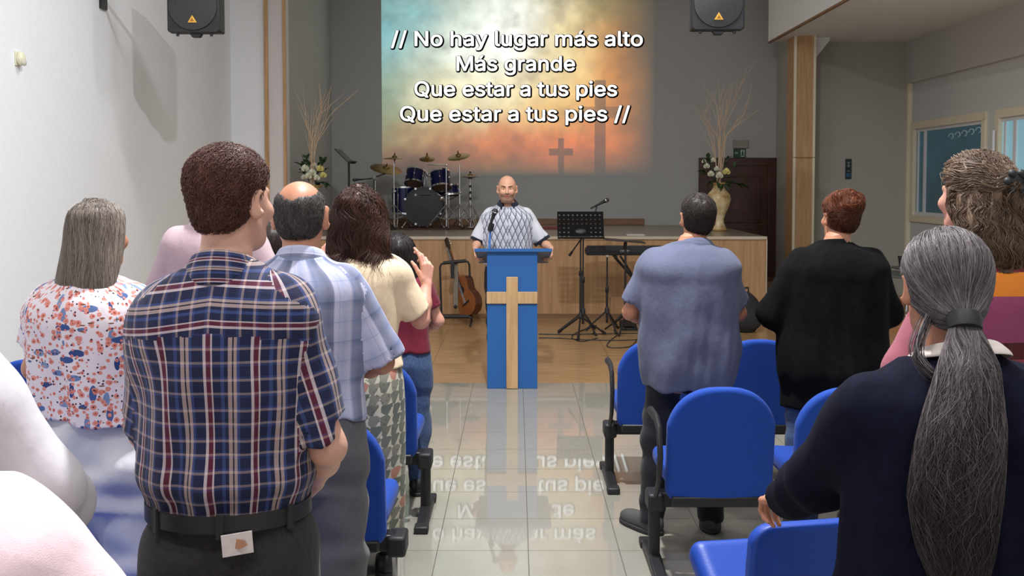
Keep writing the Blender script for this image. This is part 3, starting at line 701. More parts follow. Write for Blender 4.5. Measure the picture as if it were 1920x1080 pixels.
c1 = at(778, 333, YD+.15); drum('tom_drum', 'smaller dark blue tom on the left above the bass drum', tuple(c1), (.10, .52, 1), .135, .2)
c2 = at(826, 338, YD+.15); drum('tom_drum', 'larger dark blue tom on the right above the bass drum', tuple(c2), (-.12, .42, 1), .145, .23)
c3 = at(757, 376, YD+.35); ft = drum('floor_tom', 'deep dark blue floor tom standing left behind the bass drum', tuple(c3), (0, .04, 1), .175, .38, 8)
for k in range(3):
    a_ = -1.9+k*2.1; d = Vector((math.cos(a_), math.sin(a_), 0)); m = MB(); m.tube([d*.19+Vector((0, 0, .1)), d*.19+Vector((0, 0, -.2)), d*.23+Vector((0, 0, ZS-c3.z+.014))], .008, 8); m.ball(d*.23+Vector((0, 0, ZS-c3.z+.014)), .014, 8); m.build('leg', M_chrome, ft)
c5 = at(841, 357, YD+.45); sn = drum('snare_drum', 'dark snare drum on a stand partly behind the right tom', tuple(c5), (-.1, .1, 1), .17, .14, 6, bot=plain('snare_skin', (.1, .1, .1), .5))
m = MB(); m.tube([(0, 0, -.08), (0, 0, ZS-c5.z+.25)], .012, 8)
for k in range(3):
    d = Vector((math.cos(k*2.1+.4), math.sin(k*2.1+.4), 0)); m.tube([(0, 0, ZS-c5.z+.3), d*.22+Vector((0, 0, ZS-c5.z+.012))], .008, 6); m.tube([(0, 0, -.14), d*.15+Vector((0, 0, -.08))], .007, 6)
m.build('snare_stand', M_chrome, sn)
def tripod(m, z0, hub, r, n=3, a0=.3, rad=.009):
    for k in range(n):
        d = Vector((math.cos(a0+2*math.pi*k/n), math.sin(a0+2*math.pi*k/n), 0)); m.append((Vector((0, 0, hub)), d*r+Vector((0, 0, z0+rad)), d))
def cymbal_stand(label, pole_px, pole_top, Y, cym, r, tilt, black=False, arm=None):
    b = at(pole_px, 420, Y); t = thing('cymbal_stand', label, 'cymbal', (b.x, Y, ZS+.016)); tp = at(pole_px, pole_top, Y).z-ZS
    mm = M_chrome; m = MB(); m.tube([(0, 0, .03), (0, 0, tp*.55)], .013, 10); m.tube([(0, 0, tp*.5), (0, 0, tp)], .009, 10); m.ball((0, 0, tp*.55), .022, 8); m.ball((.02, 0, tp*.56), .014, 8); m.build('pole', mm, t)
    L = []; tripod(L, 0, .34, .3, 3, -1.4)
    for h_, f_, d in L:
        q = MB(); q.tube([h_, f_], .008, 8); q.tube([d*.16+Vector((0, 0, .17)), Vector((0, 0, .12))], .006, 6); q.build('leg', mm, t); MB().ball(f_, .016, 8).build('rubber_foot', M_blackp, t.children[-1])
    c = at(cym[0], cym[1], Y)-Vector((b.x, Y, ZS))
    if arm:
        q = MB(); q.tube([(0, 0, tp), (c.x, 0, c.z-.02)] if arm == 1 else [(0, 0, tp), (c.x, 0, tp+.01), (c.x, 0, c.z)], .008, 8); q.ball((0, 0, tp), .02, 8); q.ball((c.x, 0, c.z-.03), .014, 8); q.build('boom_arm', mm, t)
    M = rotm(tilt[0], tilt[1], 0); ax = M @ Vector((0, 0, 1))
    cy = MB().lathe([(r, -.004), (r*.98, -.001), (r*.6, .012), (r*.24, .022), (r*.2, .04), (r*.1, .05), (.006, .052), (.006, .048), (r*.1, .046), (r*.2, .034), (r*.24, .018), (r*.6, .008), (r, -.004)], c, 44, ax, cap=False).build('cymbal', M_brass, t)
    q = MB(); q.tube([c-ax*.06, c+ax*.09], .006, 8); q.ball(c+ax*.065, .014, 8, (1, 1, .6)); q.ball(c-ax*.012, .016, 8, (1, 1, .6)); q.build('wing_nut', M_blackp, t)
    return t
cymbal_stand('flat crash cymbal on chrome stand left of the toms', 739, 306, YD-.2, (740, 300), .175, (.04, .02))
cymbal_stand('small splash cymbal on a horizontal arm above the toms', 837, 312, YD-.3, (801, 300), .11, (.42, .02), arm=2)
cymbal_stand('crash cymbal tilted on a chrome stand right of the toms', 862, 310, YD-.05, (860, 296), .165, (.32, -.16))
cymbal_stand('large ride cymbal on a low boom arm at the left of the drum kit', 704, 338, YD+.35, (724, 319), .235, (.3, .2), arm=1)
hh = at(882, 420, YD+.1); t = thing('hi_hat', 'hi-hat with two cymbals on chrome stand at the right edge of the drum kit', 'hi-hat', (hh.x, YD+.1, ZS+.008)); zt = at(882, 332, YD+.1).z-ZS
m = MB(); m.tube([(0, 0, .02), (0, 0, zt-.1)], .011, 10); m.tube([(0, 0, zt-.12), (0, 0, zt+.1)], .005, 8); m.build('pole', M_chrome, t)
for z, s in ((0, 1), (.012, -1)): MB().lathe([(.14, 0), (.08, s*-.008), (.035, s*-.014), (.03, s*-.03), (.006, s*-.034)], (0, 0, zt+z-.006), 40, (0, 0, 1), cap=False).build('cymbal', M_brass, t)
for z in (zt-.16, zt-.25, zt-.34): MB().lathe([(.016, 0), (.018, .01), (.018, .03), (.012, .04)], (0, 0, z), 12).build('collar', M_blackp, t)
MB().ball((0, 0, zt+.06), .016, 8).build('clutch', M_blackp, t)
for k in range(3):
    d = Vector((math.cos(k*2.1-1.2), math.sin(k*2.1-1.2), 0)); m = MB()
    for o_ in (-.014, .014):
        s_ = Vector((-d.y, d.x, 0))*o_; m.tube([Vector((0, 0, .36))+s_, d*.26+Vector((0, 0, .02))+s_], .007, 6); m.tube([Vector((0, 0, .06))+s_, d*.15+Vector((0, 0, .2))+s_], .006, 6)
    m.build('leg', M_chrome, t)
MB().box((.02, -.16, .03), (.08, .26, .012), rotm(.12, 0, 0)).build('foot_pedal', M_chrome, t, bevel=.004)
# drum rug
r0, r1 = at(640, 420, 13.4).x, at(905, 420, 13.4).x
tag(MB().b2((r0, 13.35, ZS), (r1, 14.6, ZS+.008)).build('drum_rug', plain('rug_brown', srgb(84, 56, 44), .95, var=.2, bscale=40, bump=.2), None), 'dark brown rug on the stage under the drum kit', 'rug')
p = at(1018, 431, 12.6); t = tag(MB().b2((-.2, -.06, 0), (.22, .06, .035)).build('red_book', plain('dull_red', srgb(120, 50, 46), .7), None, bevel=.005), 'flat dull red folder on the stage right behind the preacher', 'folder'); t.location = (at(1022, 428, 13.6).x, 13.6, ZS)
p = at(1192, 441, 12.0); t = tag(MB().b2((-.11, -.08, 0), (.11, .08, .012)).build('paper_sheets', plain('paper_white', srgb(206, 200, 190), .7), None), 'white sheets of paper lying on the stage edge above the keyboard', 'paper'); t.location = (p.x, 12.05, ZS)
# music desk seen edge-on and microphone boom at the left of the drums
b = at(655, 420, 13.0); t = thing('music_stand', 'black music stand seen edge-on left of the drum kit', 'music stand', (b.x, 13.0, ZS)); z1 = at(655, 303, 13.0).z-ZS
m = MB(); m.tube([(0, 0, .02), (0, 0, z1)], .014, 10); m.build('pole', M_black, t)
d0 = at(633, 280, 13.0)-Vector((b.x, 13, ZS)); d1 = at(657, 304, 13.0)-Vector((b.x, 13, ZS)); dm = (d0+d1)/2; an = math.atan2(d0.z-d1.z, d1.x-d0.x)
MB().box((dm.x, 0, dm.z), ((d1-d0).length, .48, .012), rotm(0, an, 0)).build('desk', M_black, t, bevel=.003)
MB().box((d1.x+.03, 0, d1.z-.0), (.06, .48, .012), rotm(0, -.5, 0)).build('ledge', M_black, t)
MB().tube([(0, 0, z1-.01), (.09, 0, z1-.02)], .012, 8).build('tilt_knob', M_black, t)
for k in range(3):
    d = Vector((math.cos(k*2.1+.5), math.sin(k*2.1+.5), 0)); MB().tube([(0, 0, .26), d*.26+Vector((0, 0, .012))], .009, 8).build('leg', M_black, t)
def boom_stand(name, label, foot, pole_top, arm, mic=None, YD_=None, legs=.3, a0=.4, floor=0.0, micr=.016):
    t = thing(name, label, 'microphone stand', (foot.x, foot.y, floor)); o = Vector((foot.x, foot.y, floor)); zt = pole_top.z-floor
    m = MB(); m.tube([(0, 0, .1), (0, 0, zt*.55)], .013, 10); m.tube([(0, 0, zt*.5), (0, 0, zt)], .009, 10); m.build('pole', M_black, t)
    MB().lathe([(.013, 0), (.02, .01), (.02, .06), (.013, .075)], (0, 0, zt*.52), 14).build('height_collar', M_black, t)
    MB().lathe([(.014, 0), (.028, .01), (.024, .06), (.014, .08)], (0, 0, .2), 14).build('leg_hub', M_blackp, t)
    for k in range(3):
        d = Vector((math.cos(a0+2.094*k), math.sin(a0+2.094*k), 0)); lg = MB().tube([(0, 0, .24), d*legs+Vector((0, 0, .014))], .009, 8).build('leg', M_black, t); MB().tube([d*(legs-.05)+Vector((0, 0, .045)), d*legs+Vector((0, 0, .014))], .014, 8).build('rubber_foot', M_blackp, lg)
    if arm:
        P = [a-o for a in arm]; MB().tube(P, .008, 8).build('boom_arm', M_black, t); MB().tube([P[0], P[0].lerp(P[1], .22)], .015, 10).build('counterweight', M_blackp, t)
        MB().ball((0, 0, zt), .03, 12, (1, .8, 1)).build('boom_clutch', plain('clutch_grey', (.25, .25, .25), .4), t)
    return t
def microphone(label, tail, head):
    t = thing('microphone', label, 'microphone', tail); d = Vector(head)-Vector(tail); L = d.length; ax = d.normalized()
    MB().lathe([(.0, 0), (.009, 0), (.0095, .01), (.012, L*.4), (.016, L*.68), (.019, L*.72), (.012, L*.74)], (0, 0, 0), 16, ax, cap=False).build('handle', M_blackp, t)
    gm = plain('mic_mesh', (.05, .05, .052), .35, .6, bump=.5, bscale=400)
    MB().lathe([(.014, L*.70), (.024, L*.78), (.026, L*.88), (.018, L*.97), (.001, L)], (0, 0, 0), 18, ax, cap=False).build('grille', gm, t)
    MB().lathe([(.0255, L*.81), (.0275, L*.82), (.0275, L*.835), (.0255, L*.845)], (0, 0, 0), 18, ax, cap=False).build('grille_band', M_chrome, t)
    return t
ym = 13.2; b = at(702, 425, ym)
t = boom_stand('microphone_stand', 'black microphone boom stand pointing left at the left of the drum kit', Vector((b.x, ym, ZS)), at(702, 333, ym), [at(722, 325, ym), at(702, 333, ym), at(690, 335.5, ym), at(681, 336, ym)], floor=ZS, legs=.25)
microphone('black microphone on the boom arm left of the drum kit', at(684, 336, ym), at(661, 337.5, ym))

# ------------------------------------------------------------------ guitar and guitar rack
def guitar():
    W2 = [(0, .0), (.1, .012), (.165, .06), (.19, .13), (.175, .21), (.135, .27), (.125, .30), (.14, .36), (.148, .41), (.135, .46), (.09, .492), (.03, .5)]
    ol = [(x, z) for x, z in W2]+[(-x, z) for x, z in reversed(W2[1:])]
    n = 60; pts = []
    L = np.array(ol+[ol[0]]); s = np.concatenate([[0], np.cumsum(np.hypot(*np.diff(L, axis=0).T))]); q = np.linspace(0, s[-1], n, endpoint=False)
    pts = list(zip(np.interp(q, s, L[:, 0]), np.interp(q, s, L[:, 1])))
    t = thing('acoustic_guitar', 'brown acoustic guitar leaning in the black rack left of the lectern', 'guitar', (0, 0, 0))
    side = MB(); vs = [(x, y, z) for y in (-.048, .052) for x, z in pts]; side.add(vs, [(i, (i+1) % n, (i+1) % n+n, i+n) for i in range(n)]+[tuple(range(2*n-1, n-1, -1))])
    side.build('body', wood('guitar_sides', srgb(66, 34, 20), srgb(92, 50, 28), .3, 2), t)
    MB().prism(pts, (0, -.004, 0), (0, -.048, 0)).build('soundboard', wood('guitar_top', srgb(126, 72, 36), srgb(156, 94, 50), .25, 2), t)
    MB().lathe([(.048, 0), (.048, .002), (.001, .003)], (0, -.052, .335), 24, (0, -1, 0), cap=False).build('sound_hole', M_black, t)
    MB().box((0, -.056, .16), (.15, .012, .024)).build('bridge', plain('ebony', (.02, .012, .01), .4), t, bevel=.003)
    MB().prism([(-.022, .45), (.022, .45), (.021, .9), (-.021, .9)], (0, .03, 0), (0, -.062, 0)).build('neck', wood('guitar_neck', srgb(96, 58, 34), srgb(126, 80, 48), .35, 2), t, bevel=.004)
    MB().prism([(-.023, .38), (.023, .38), (.021, .9), (-.021, .9)], (0, -.006, 0), (0, -.06, 0)).build('fretboard', plain('ebony', (.02, .01, .01)), t)
    MB().prism([(-.022, .9), (.022, .9), (.036, .95), (.032, 1.06), (-.032, 1.06), (-.036, .95)], (0, .018, 0), (0, -.05, 0)).build('headstock', plain('headstock_dark', srgb(40, 24, 16), .35), t, bevel=.003)
    for sx in (-1, 1):
        for k in range(3): m = MB(); m.cyl((sx*.03, -.04, .955+k*.036), (sx*.055, -.04, .955+k*.036), .004, 6); m.ball((sx*.058, -.04, .955+k*.036), .01, 8, (1, .6, .8)); m.build('tuning_peg', M_chrome, t)
    m = MB()
    for k in range(6): m.cyl((-.018+k*.0072, -.068, .165), (-.015+k*.006, -.068, .93), .0009, 4)
    m.build('string', M_chrome, t)['kind'] = 'stuff'
    return t
yg = 11.35; g = guitar(); gb, gt = at(888, 590, yg-.1), at(841, 447, YS-.06)
rackz = .07
ax = (gt-gb).normalized(); yaw = R(-52)   # the top of the guitar turns to the right
z_ = ax; y_ = Vector((-math.sin(yaw), math.cos(yaw), 0)); y_ = (y_-z_*y_.dot(z_)).normalized(); x_ = y_.cross(z_)
g.matrix_world = Matrix.Translation(gb) @ Matrix((x_, y_, z_)).transposed().to_4x4() @ Matrix.Scale((gt-gb).length/1.06, 4)
t = thing('guitar_rack', 'black tubular guitar rack standing against the stage left of the lectern', 'rack', (at(850, 600, yg).x, yg, 0)); o = Vector(t.location)
def P_(px, py, dy=0): return at(px, py, yg+dy)-o
m = MB(); L0, L1, R1, R0 = P_(828, 600), P_(825, 493), P_(880, 489), P_(884, 600)
L0.z = .03; R0.z = .03
m.tube([L0, L1-Vector((0, 0, .05)), L1-Vector((-.015, 0, .015)), L1+Vector((.05, 0, 0)), R1-Vector((.05, 0, 0)), R1-Vector((.015, 0, .015)), R1-Vector((0, 0, .05)), R0], .013, 10); m.build('back_frame', M_black, t)
MB().tube([L1+Vector((.04, 0, 0)), R1-Vector((.04, 0, 0))], .021, 10).build('padded_rail', M_blackp, t)
MB().tube([L0.lerp(L1, .02)+Vector((0, 0, .1)), L0.lerp(L1, .6)], .0145, 10).build('post_sleeve', M_chrome, t) if False else None
m = MB(); f0, f1 = L0+Vector((-.02, -.2, .07)), R0+Vector((.0, -.2, .07)); m.tube([L0+Vector((0, 0, .04)), f0, f1, R0+Vector((0, 0, .04))], .012, 8); m.build('lower_frame', M_black, t)
MB().tube([f0+Vector((.02, 0, .01)), f1-Vector((.02, 0, -.01))], .022, 10).build('padded_cradle', M_blackp, t)
for q in (L0, R0): MB().tube([q+Vector((0, .1, -.012)), q+Vector((0, -.3, -.012))], .013, 8).build('foot_bar', M_black, t)
# strap on the rack
t = thing('guitar_strap', 'grey guitar strap hanging from the top rail of the guitar rack', 'strap', tuple(at(852, 495, yg-.03))); o = Vector(t.location)
m = MB(); ps = [at(849, 492, yg-.035), at(848, 510, yg-.03), at(849, 522, yg-.028)]; m.tube([q-o for q in ps], .022, 8, flat=.12, up=(0, 1, 0)); m.build('leather_end', M_blackp, t)
m = MB(); ps = [at(854, 492, yg+.03), at(855, 530, yg+.03), at(854, 573, yg+.02)]; m.tube([q-o for q in ps], .026, 8, flat=.1, up=(0, 1, 0)); m.build('webbing', plain('grey_webbing', srgb(126, 118, 104), .8), t)
MB().ball(at(854, 575, yg+.02)-o, .022, 8, (1, .3, 1.2)).build('strap_button_end', M_blackp, t)

# ------------------------------------------------------------------ lectern
yl = 7.74; lx0, lx1 = at(913.5, 700, yl).x, at(1007.5, 700, yl).x; lz = at(960, 467, yl).z; lc = (lx0+lx1)/2; hw = (lx1-lx0)/2
lec = thing('lectern', 'blue lectern with a wooden cross on its front', 'lectern', (lc, yl, 0))
M_blue = plain('lectern_blue', srgb(30, 92, 158), .55, var=.05, bump=.05, bscale=120); M_bluegrey = plain('lectern_blue_grey', srgb(92, 108, 132), .5)
MB().b2((-hw, 0, 0), (hw, .02, lz-.02)).build('front_panel', M_blue, lec, bevel=.003)
for sx in (-1, 1): MB().b2((sx*(hw-.018), .02, 0), (sx*hw, .3, lz-.06)).build('side_panel', M_blue, lec, bevel=.002)
MB().b2((-hw+.018, .04, .5), (hw-.018, .29, .52)).build('shelf', M_blue, lec)
w0, w1 = at(890, 467, yl-.01).x-lc, at(1035, 467, yl-.01).x-lc; dz = lz-at(960, 490, yl+.32).z
m = MB(); vs = []
for zz in (0, .022):
    vs += [(w0, -.03, lz-.018+zz), (w1, -.03, lz-.018+zz), (w1-.02, .34, lz-.018-dz+zz), (w0+.02, .34, lz-.018-dz+zz)]
m.add(vs, [(3, 2, 1, 0), (4, 5, 6, 7), (0, 1, 5, 4), (1, 2, 6, 5), (2, 3, 7, 6), (3, 0, 4, 7)]); m.build('desk', M_bluegrey, lec, bevel=.003)
MB().b2((w0, -.036, lz-.018), (w1, -.03, lz+.006)).build('desk_edge', M_blue, lec)
MB().b2((w0+.02, .33, lz-dz-.012), (w1-.02, .345, lz-dz+.03)).build('book_stop', M_bluegrey, lec)
M_crossw = wood('cross_wood', srgb(176, 136, 92), srgb(204, 166, 122), .5, 2)
cr = MB(); zt = at(960, 519, yl).z; zc0, zc1 = at(960, 569, yl).z, at(960, 547, yl).z; cxl, cxr = at(949.5, 600, yl).x-lc, at(971, 600, yl).x-lc
cr.b2((cxl, -.018, .004), (cxr, 0, zt)); cross_o = cr.build('cross', M_crossw, lec, bevel=.002)
MB().b2((at(912.5, 558, yl).x-lc, -.0185, zc0), (cxl, 0, zc1)).build('cross_arm', M_crossw, cross_o, bevel=.002)
MB().b2((cxr, -.0185, zc0), (at(1007.5, 558, yl).x-lc, 0, zc1)).build('cross_arm', M_crossw, cross_o, bevel=.002)
MB().b2((-.05, .28, lz*.3), (.05, .3, lz*.32)).build('back_rail', M_blue, lec)
# microphone on its short blue post at the lectern
pb = at(917, 470, yl+.1)
t = thing('microphone_post', 'short blue post with clip holding the microphone on the lectern', 'microphone stand', tuple(pb)); o = pb
MB().tube([Vector((0, 0, -.02)), at(919, 440, yl+.1)-o, at(920, 425, yl+.09)-o], .009, 8).build('post', plain('post_blue', srgb(70, 120, 190), .5), t)
m = MB(); m.ball(at(920, 426, yl+.09)-o, .022, 10); m.tube([at(919, 432, yl+.09)-o, at(922, 420, yl+.07)-o], .024, 10); m.build('clip', M_blackp, t)
microphone('black handheld microphone clipped upright at the lectern in front of the preacher', at(917, 428, yl+.07), at(930, 391, yl+.04))

# ------------------------------------------------------------------ perforated music stand, boom mic, keyboard and stands
yk = 10.35; b = fl(1088, 628); t = thing('music_stand', 'black perforated music stand between the lectern and the keyboard', 'music stand', (at(1089, 500, yk).x, yk, 0)); o = Vector(t.location)
ca_, cb_ = at(1045, 447, yk)-o, at(1132, 397, yk)-o; wd_, hd_ = cb_.x-ca_.x, (cb_.z-ca_.z)/math.cos(.42)
M = rotm(-.42, 0, 0); cc = Vector(((ca_.x+cb_.x)/2, 0, (ca_.z+cb_.z)/2)); holes = MB(); nx, nz = 31, 19
rows = [1, 2, 3, 5, 7, 9, 10]
def hole(i, j):   # the perforated field: dots leave out the middle where the bracket sits
    return i % 3 == 1 and j % 3 == 1 and 0 < j < 18 and not (j in (1, 4, 7) and 8 < i < 22)
for i in range(nx):
    for j in range(nz):
        if hole(i, j): continue
        x0, x1 = -wd_/2+wd_*i/nx, -wd_/2+wd_*(i+1)/nx; z0, z1 = -hd_/2+hd_*j/nz, -hd_/2+hd_*(j+1)/nz
        holes.add([M @ Vector((x, 0, z))+cc for x, z in ((x0, z0), (x1, z0), (x1, z1), (x0, z1))], [(0, 1, 2, 3)])
M_matte = plain('matte_black', (.006, .006, .007), .85, **{'Specular_IOR_Level': .15}); dk = holes.build('desk', M_matte, t, smooth=False); so = dk.modifiers.new('thickness', 'SOLIDIFY'); so.thickness = .004
MB().box(cc+M @ Vector((0, -.03, -hd_/2)), (wd_, .06, .005), M).build('ledge', M_black, t)
MB().ball(cc+M @ Vector((0, .02, -hd_*.22)), .09, 14, (1, .3, .55), M).build('desk_bracket', M_black, t)
pz = cc.z-.06; m = MB(); m.tube([(0, .03, .2), (0, .03, pz*.6)], .013, 10); m.tube([(0, .03, pz*.55), (0, .03, pz+.03)], .009, 10); m.build('pole', M_black, t)
MB().lathe([(.013, 0), (.022, .012), (.022, .05), (.013, .06)], (0, .03, pz*.57), 12).build('height_collar', M_blackp, t)
MB().lathe([(.014, 0), (.026, .01), (.022, .06), (.014, .075)], (0, .03, .19), 12).build('leg_hub', M_blackp, t)
for a_ in (-1.72, .35, 2.45):
    d = Vector((math.cos(a_), math.sin(a_), 0)); lg = MB().tube([Vector((0, .03, .22)), d*.3+Vector((0, .03, .014))], .01, 8).build('leg', M_black, t); MB().tube([d*.25+Vector((0, .03, .05)), d*.3+Vector((0, .03, .014))], .015, 8).build('rubber_foot', M_blackp, lg)
yq = 10.62; f_ = at(1093, 600, yq); f_.z = 0
boom_stand('microphone_stand', 'black boom microphone stand directly behind the perforated music stand', f_, at(1094, 444, yq), [at(1067, 480, yq), at(1094, 442, yq), at(1117, 396, yq+.03), at(1119, 386, yq+.03)], legs=.28, a0=1.0)
microphone('black microphone pointing right above the perforated music stand', at(1107, 391, yq+.03), at(1142, 373, yq+.03))
yk = 11.05
kx0, kx1 = at(1100, 470, yk).x, at(1100, 470, yk).x+1.36; kz0, kz1 = at(1150, 479, yk).z, at(1150, 460, yk).z
kb = thing('electronic_keyboard', 'long black electronic keyboard on a stand in front of the stage seen from its back', 'keyboard', ((kx0+kx1)/2, yk, kz0)); hl = (kx1-kx0)/2; kh = kz1-kz0
MB().prism([(0, 0), (.3, 0), (.3, kh*.62), (.14, kh*.72), (.0, kh)], (2*hl, 0, 0), (-hl, 0, 0), (0, 1, 0), (0, 0, 1)).build('case', M_blackp, kb, bevel=.008)
MB().b2((-hl+.06, .15, kh*.66), (hl-.06, .29, kh*.76)).build('white_keys', plain('key_white', (.75, .74, .7), .3), kb)
bk = MB()
for k in range(52):
    if k % 7 not in (2, 6): bk.b2((-hl+.075+k*.0238, .15, kh*.74), (-hl+.088+k*.0238, .24, kh*.86))
q = bk.build('black_keys', M_blackp, kb); q['kind'] = 'stuff'
lg = MB()
for k in range(5): lg.tube([(-hl+.4+.02*k+.014*math.cos(a_), -.002, kh*.42+.012*math.sin(a_)) for a_ in np.linspace(0, 5, 7)], .002, 4)
lg.build('maker_mark', plain('logo_white', (.5, .5, .5)), kb)
MB().tube([(-hl-.02, .04, kh*.5), (-hl+.01, .04, kh*.5)], .012, 8).build('side_knob', M_blackp, kb)
ks = thing('keyboard_stand', 'black folding crossed stand under the electronic keyboard', 'stand', ((kx0+kx1)/2, yk+.15, 0)); zt = kz0
for s in (-1, 1):
    m = MB(); m.tube([(s*.34, .02*s, .03), (-s*.34, .02*s, zt-.03)], .016, 8); m.build('cross_leg', M_black, ks)
    m = MB(); m.tube([(s*.34, -.2, .02), (s*.34, .2, .02)], .016, 8); m.build('foot_bar', M_black, ks)
    m = MB(); m.tube([(s*.34, -.16, zt-.02), (s*.34, .16, zt-.02)], .018, 8); m.build('support_arm', M_blackp, ks)
MB().cyl((0, -.05, zt/2), (0, .05, zt/2), .03).build('pivot', M_blackp, ks)
yp = 10.72; f_ = at(1138, 600, yp); f_.z = 0
t = boom_stand('stand_pole', 'thin black tripod pole with white ring in front of the left end of the keyboard', f_, at(1138, 481, yp), None, legs=.24, a0=.9)
t['category'] = 'stand'
MB().lathe([(.014, 0), (.016, .004), (.016, .022), (.014, .026)], (0, 0, at(1138, 545, yp).z), 12).build('ring', plain('ring_white', (.7, .7, .7)), t)
MB().lathe([(.01, 0), (.018, .01), (.018, .02)], (0, 0, at(1138, 482, yp).z), 12).build('top_cap', plain('ring_white', (.7, .7, .7)), t)
yp = 10.6; f_ = at(1172, 600, yp); f_.z = 0
t = thing('music_stand', 'black music stand with its desk folded flat in front of the keyboard', 'music stand', tuple(f_)); o = Vector(t.location); zt = at(1172, 452, yp).z
MB().tube([(0, 0, .12), (0, 0, zt)], .013, 10).build('pole', M_black, t)
a1, a2 = at(1133, 448, yp)-o, at(1207, 454, yp)-o; MB().box((a1+a2)/2, ((a2-a1).length, .34, .012), rotm(0, math.atan2(a1.z-a2.z, a2.x-a1.x), 0)).build('desk', M_black, t, bevel=.003)
MB().tube([(0, 0, zt-.02), (0, .05, zt-.08)], .02, 8).build('tilt_clamp', M_blackp, t)
MB().tube([at(1163, 480, yp)-o, at(1190, 522, yp+.1)-o], .012, 8).build('brace', M_black, t)
for a_ in (-1.9, .3, 2.3): MB().tube([(0, 0, .2), (math.cos(a_)*.3, math.sin(a_)*.3, .014)], .01, 8).build('leg', M_black, t)
pp = fl(1181, 620); t = thing('sustain_pedal', 'black pedal box on the floor below the keyboard', 'pedal', (pp.x, pp.y, 0)); MB().prism([(0, 0), (.28, 0), (.28, .085), (0, .03)], (.18, 0, 0), (-.09, 0, 0), (0, 1, 0), (0, 0, 1)).build('housing', M_blackp, t, bevel=.006); MB().box((0, .08, .062), (.12, .15, .012), rotm(.2, 0, 0)).build('treadle', M_black, t, bevel=.003)
# backpack and cables
pb = fl(1394, 621); t = thing('backpack', 'rounded black backpack on the floor right of the man in the blue polo shirt', 'bag', (pb.x, pb.y, 0))
V_, F_ = surf(lambda P: sm(el(P, (0, 0, .2), (.2, .15, .25)), el(P, (.02, -.1, .13), (.15, .09, .13)), .05)+wr(P, 4, amp=.006), (-.3, -.3, -.02), (.3, .3, .5), .012); V_[:, 2] = np.maximum(V_[:, 2], 0)
link('body', mesh_np('body', V_, F_), plain('backpack_fabric', (.016, .016, .018), .85, var=.3, bump=.2), t)
MB().tube([(-.05, 0, .43), (-.05, .0, .49), (.05, 0, .49), (.05, 0, .43)], .012, 8).build('grab_handle', M_blackp, t)
for sx in (-.1, .1): MB().tube([(sx, .1, .4), (sx*1.5, .2, .3), (sx*1.3, .17, .08)], .02, 8, flat=.4).build('shoulder_strap', M_blackp, t)
def cable(label, pts, r=.0055):
    P = [fl(x, y, r) for x, y in pts]; Q = []
    for i in range(len(P)-1):
        p0, p1, p2, p3 = P[max(i-1, 0)], P[i], P[i+1], P[min(i+2, len(P)-1)]
        for k in range(6):
            s = k/6; Q.append(.5*((2*p1)+(-p0+p2)*s+(2*p0-5*p1+4*p2-p3)*s*s+(-p0+3*p1-3*p2+p3)*s**3))
    Q.append(P[-1]); c = sum(Q, Vector())/len(Q); c.z = 0
    o = MB().tube(Q, r, 6).build('cable', M_blackp, None, world=c); o.location = c
    tag(o, label, 'cable')
cable('black cable running straight along the floor from the lectern to the keyboard', [(1010, 626), (1060, 627), (1120, 626), (1190, 625), (1205, 627)])
cable('black cable lying just in front of the straight one right of the lectern', [(1010, 633), (1050, 634), (1100, 637), (1160, 638), (1215, 636)])
cable('black cable coiled in a loop under the keyboard', [(1160, 627), (1146, 637), (1138, 648), (1150, 652), (1180, 650), (1192, 640), (1200, 626)])
cable('black cable looping round the foot of the perforated music stand', [(1118, 610), (1085, 622), (1072, 632), (1090, 640), (1120, 634)])
cable('black cable at the foot of the stage right of the backpack', [(1420, 603), (1435, 600), (1452, 607), (1445, 612), (1430, 609), (1460, 604)])
cable('black cable lying along the foot of the stage right of the lectern', [(1000, 593), (1050, 592), (1100, 593), (1150, 594)])
# odds and ends by the right wall
yo = 11.6; a_ = fl(1680, 640); t = thing('orange_box', 'orange storage box on the floor beside the right wall', 'box', (at(1679, 600, yo).x, yo, 0))
z1 = at(1679, 567, yo).z; MB().b2((-.09, 0, 0), (.09, .3, z1)).build('body', plain('orange_board', srgb(190, 104, 52), .6), t, bevel=.008); MB().b2((-.095, -.005, z1), (.095, .305, z1+.02)).build('lid', plain('orange_lid', srgb(170, 90, 44), .6), t, bevel=.004)
yo = 12.3; c = at(1684, 600, yo); t = thing('folding_chair', 'grey folding chair with metal tube legs by the right wall', 'chair', (c.x, yo, 0)); zt = at(1684, 515, yo).z
for sx in (-.13, .13): MB().tube([(sx-.05, -.05, .015), (sx, .0, zt-.05), (sx, .02, zt)], .012, 8).build('leg', M_chrome, t); MB().tube([(sx+.05, .25, .015), (sx, -.02, zt-.1)], .012, 8).build('leg', M_chrome, t)
MB().box((0, .02, zt), (.36, .3, .03), rotm(.2, .1, 0)).build('seat', plain('seat_grey', srgb(104, 106, 100), .5), t, bevel=.01)
yo = 12.6; c = at(1697, 500, yo); t = thing('folder', 'dark folder standing upright against the cream trim of the right wall', 'folder', (c.x, yo, c.z)); z1 = at(1697, 478, yo).z-c.z
MB().box((0, 0, z1/2), (.16, .05, z1), rotm(0, -.15, 0)).build('cover', plain('folder_dark', (.02, .022, .024), .5), t, bevel=.004); MB().box((.005, 0, z1/2+.004), (.14, .04, z1), rotm(0, -.15, 0)).build('pages', plain('paper_white', (.6, .6, .6)), t)
c2 = Vector((c.x, yo, 0)); sh = thing('wall_shelf', 'narrow grey ledge on the right wall carrying the dark folder', 'shelf', (c.x, yo, c.z)); MB().b2((-.14, -.12, -.03), (XR-c.x, .12, 0)).build('board', plain('seat_grey', (.2, .2, .2)), sh, bevel=.004)
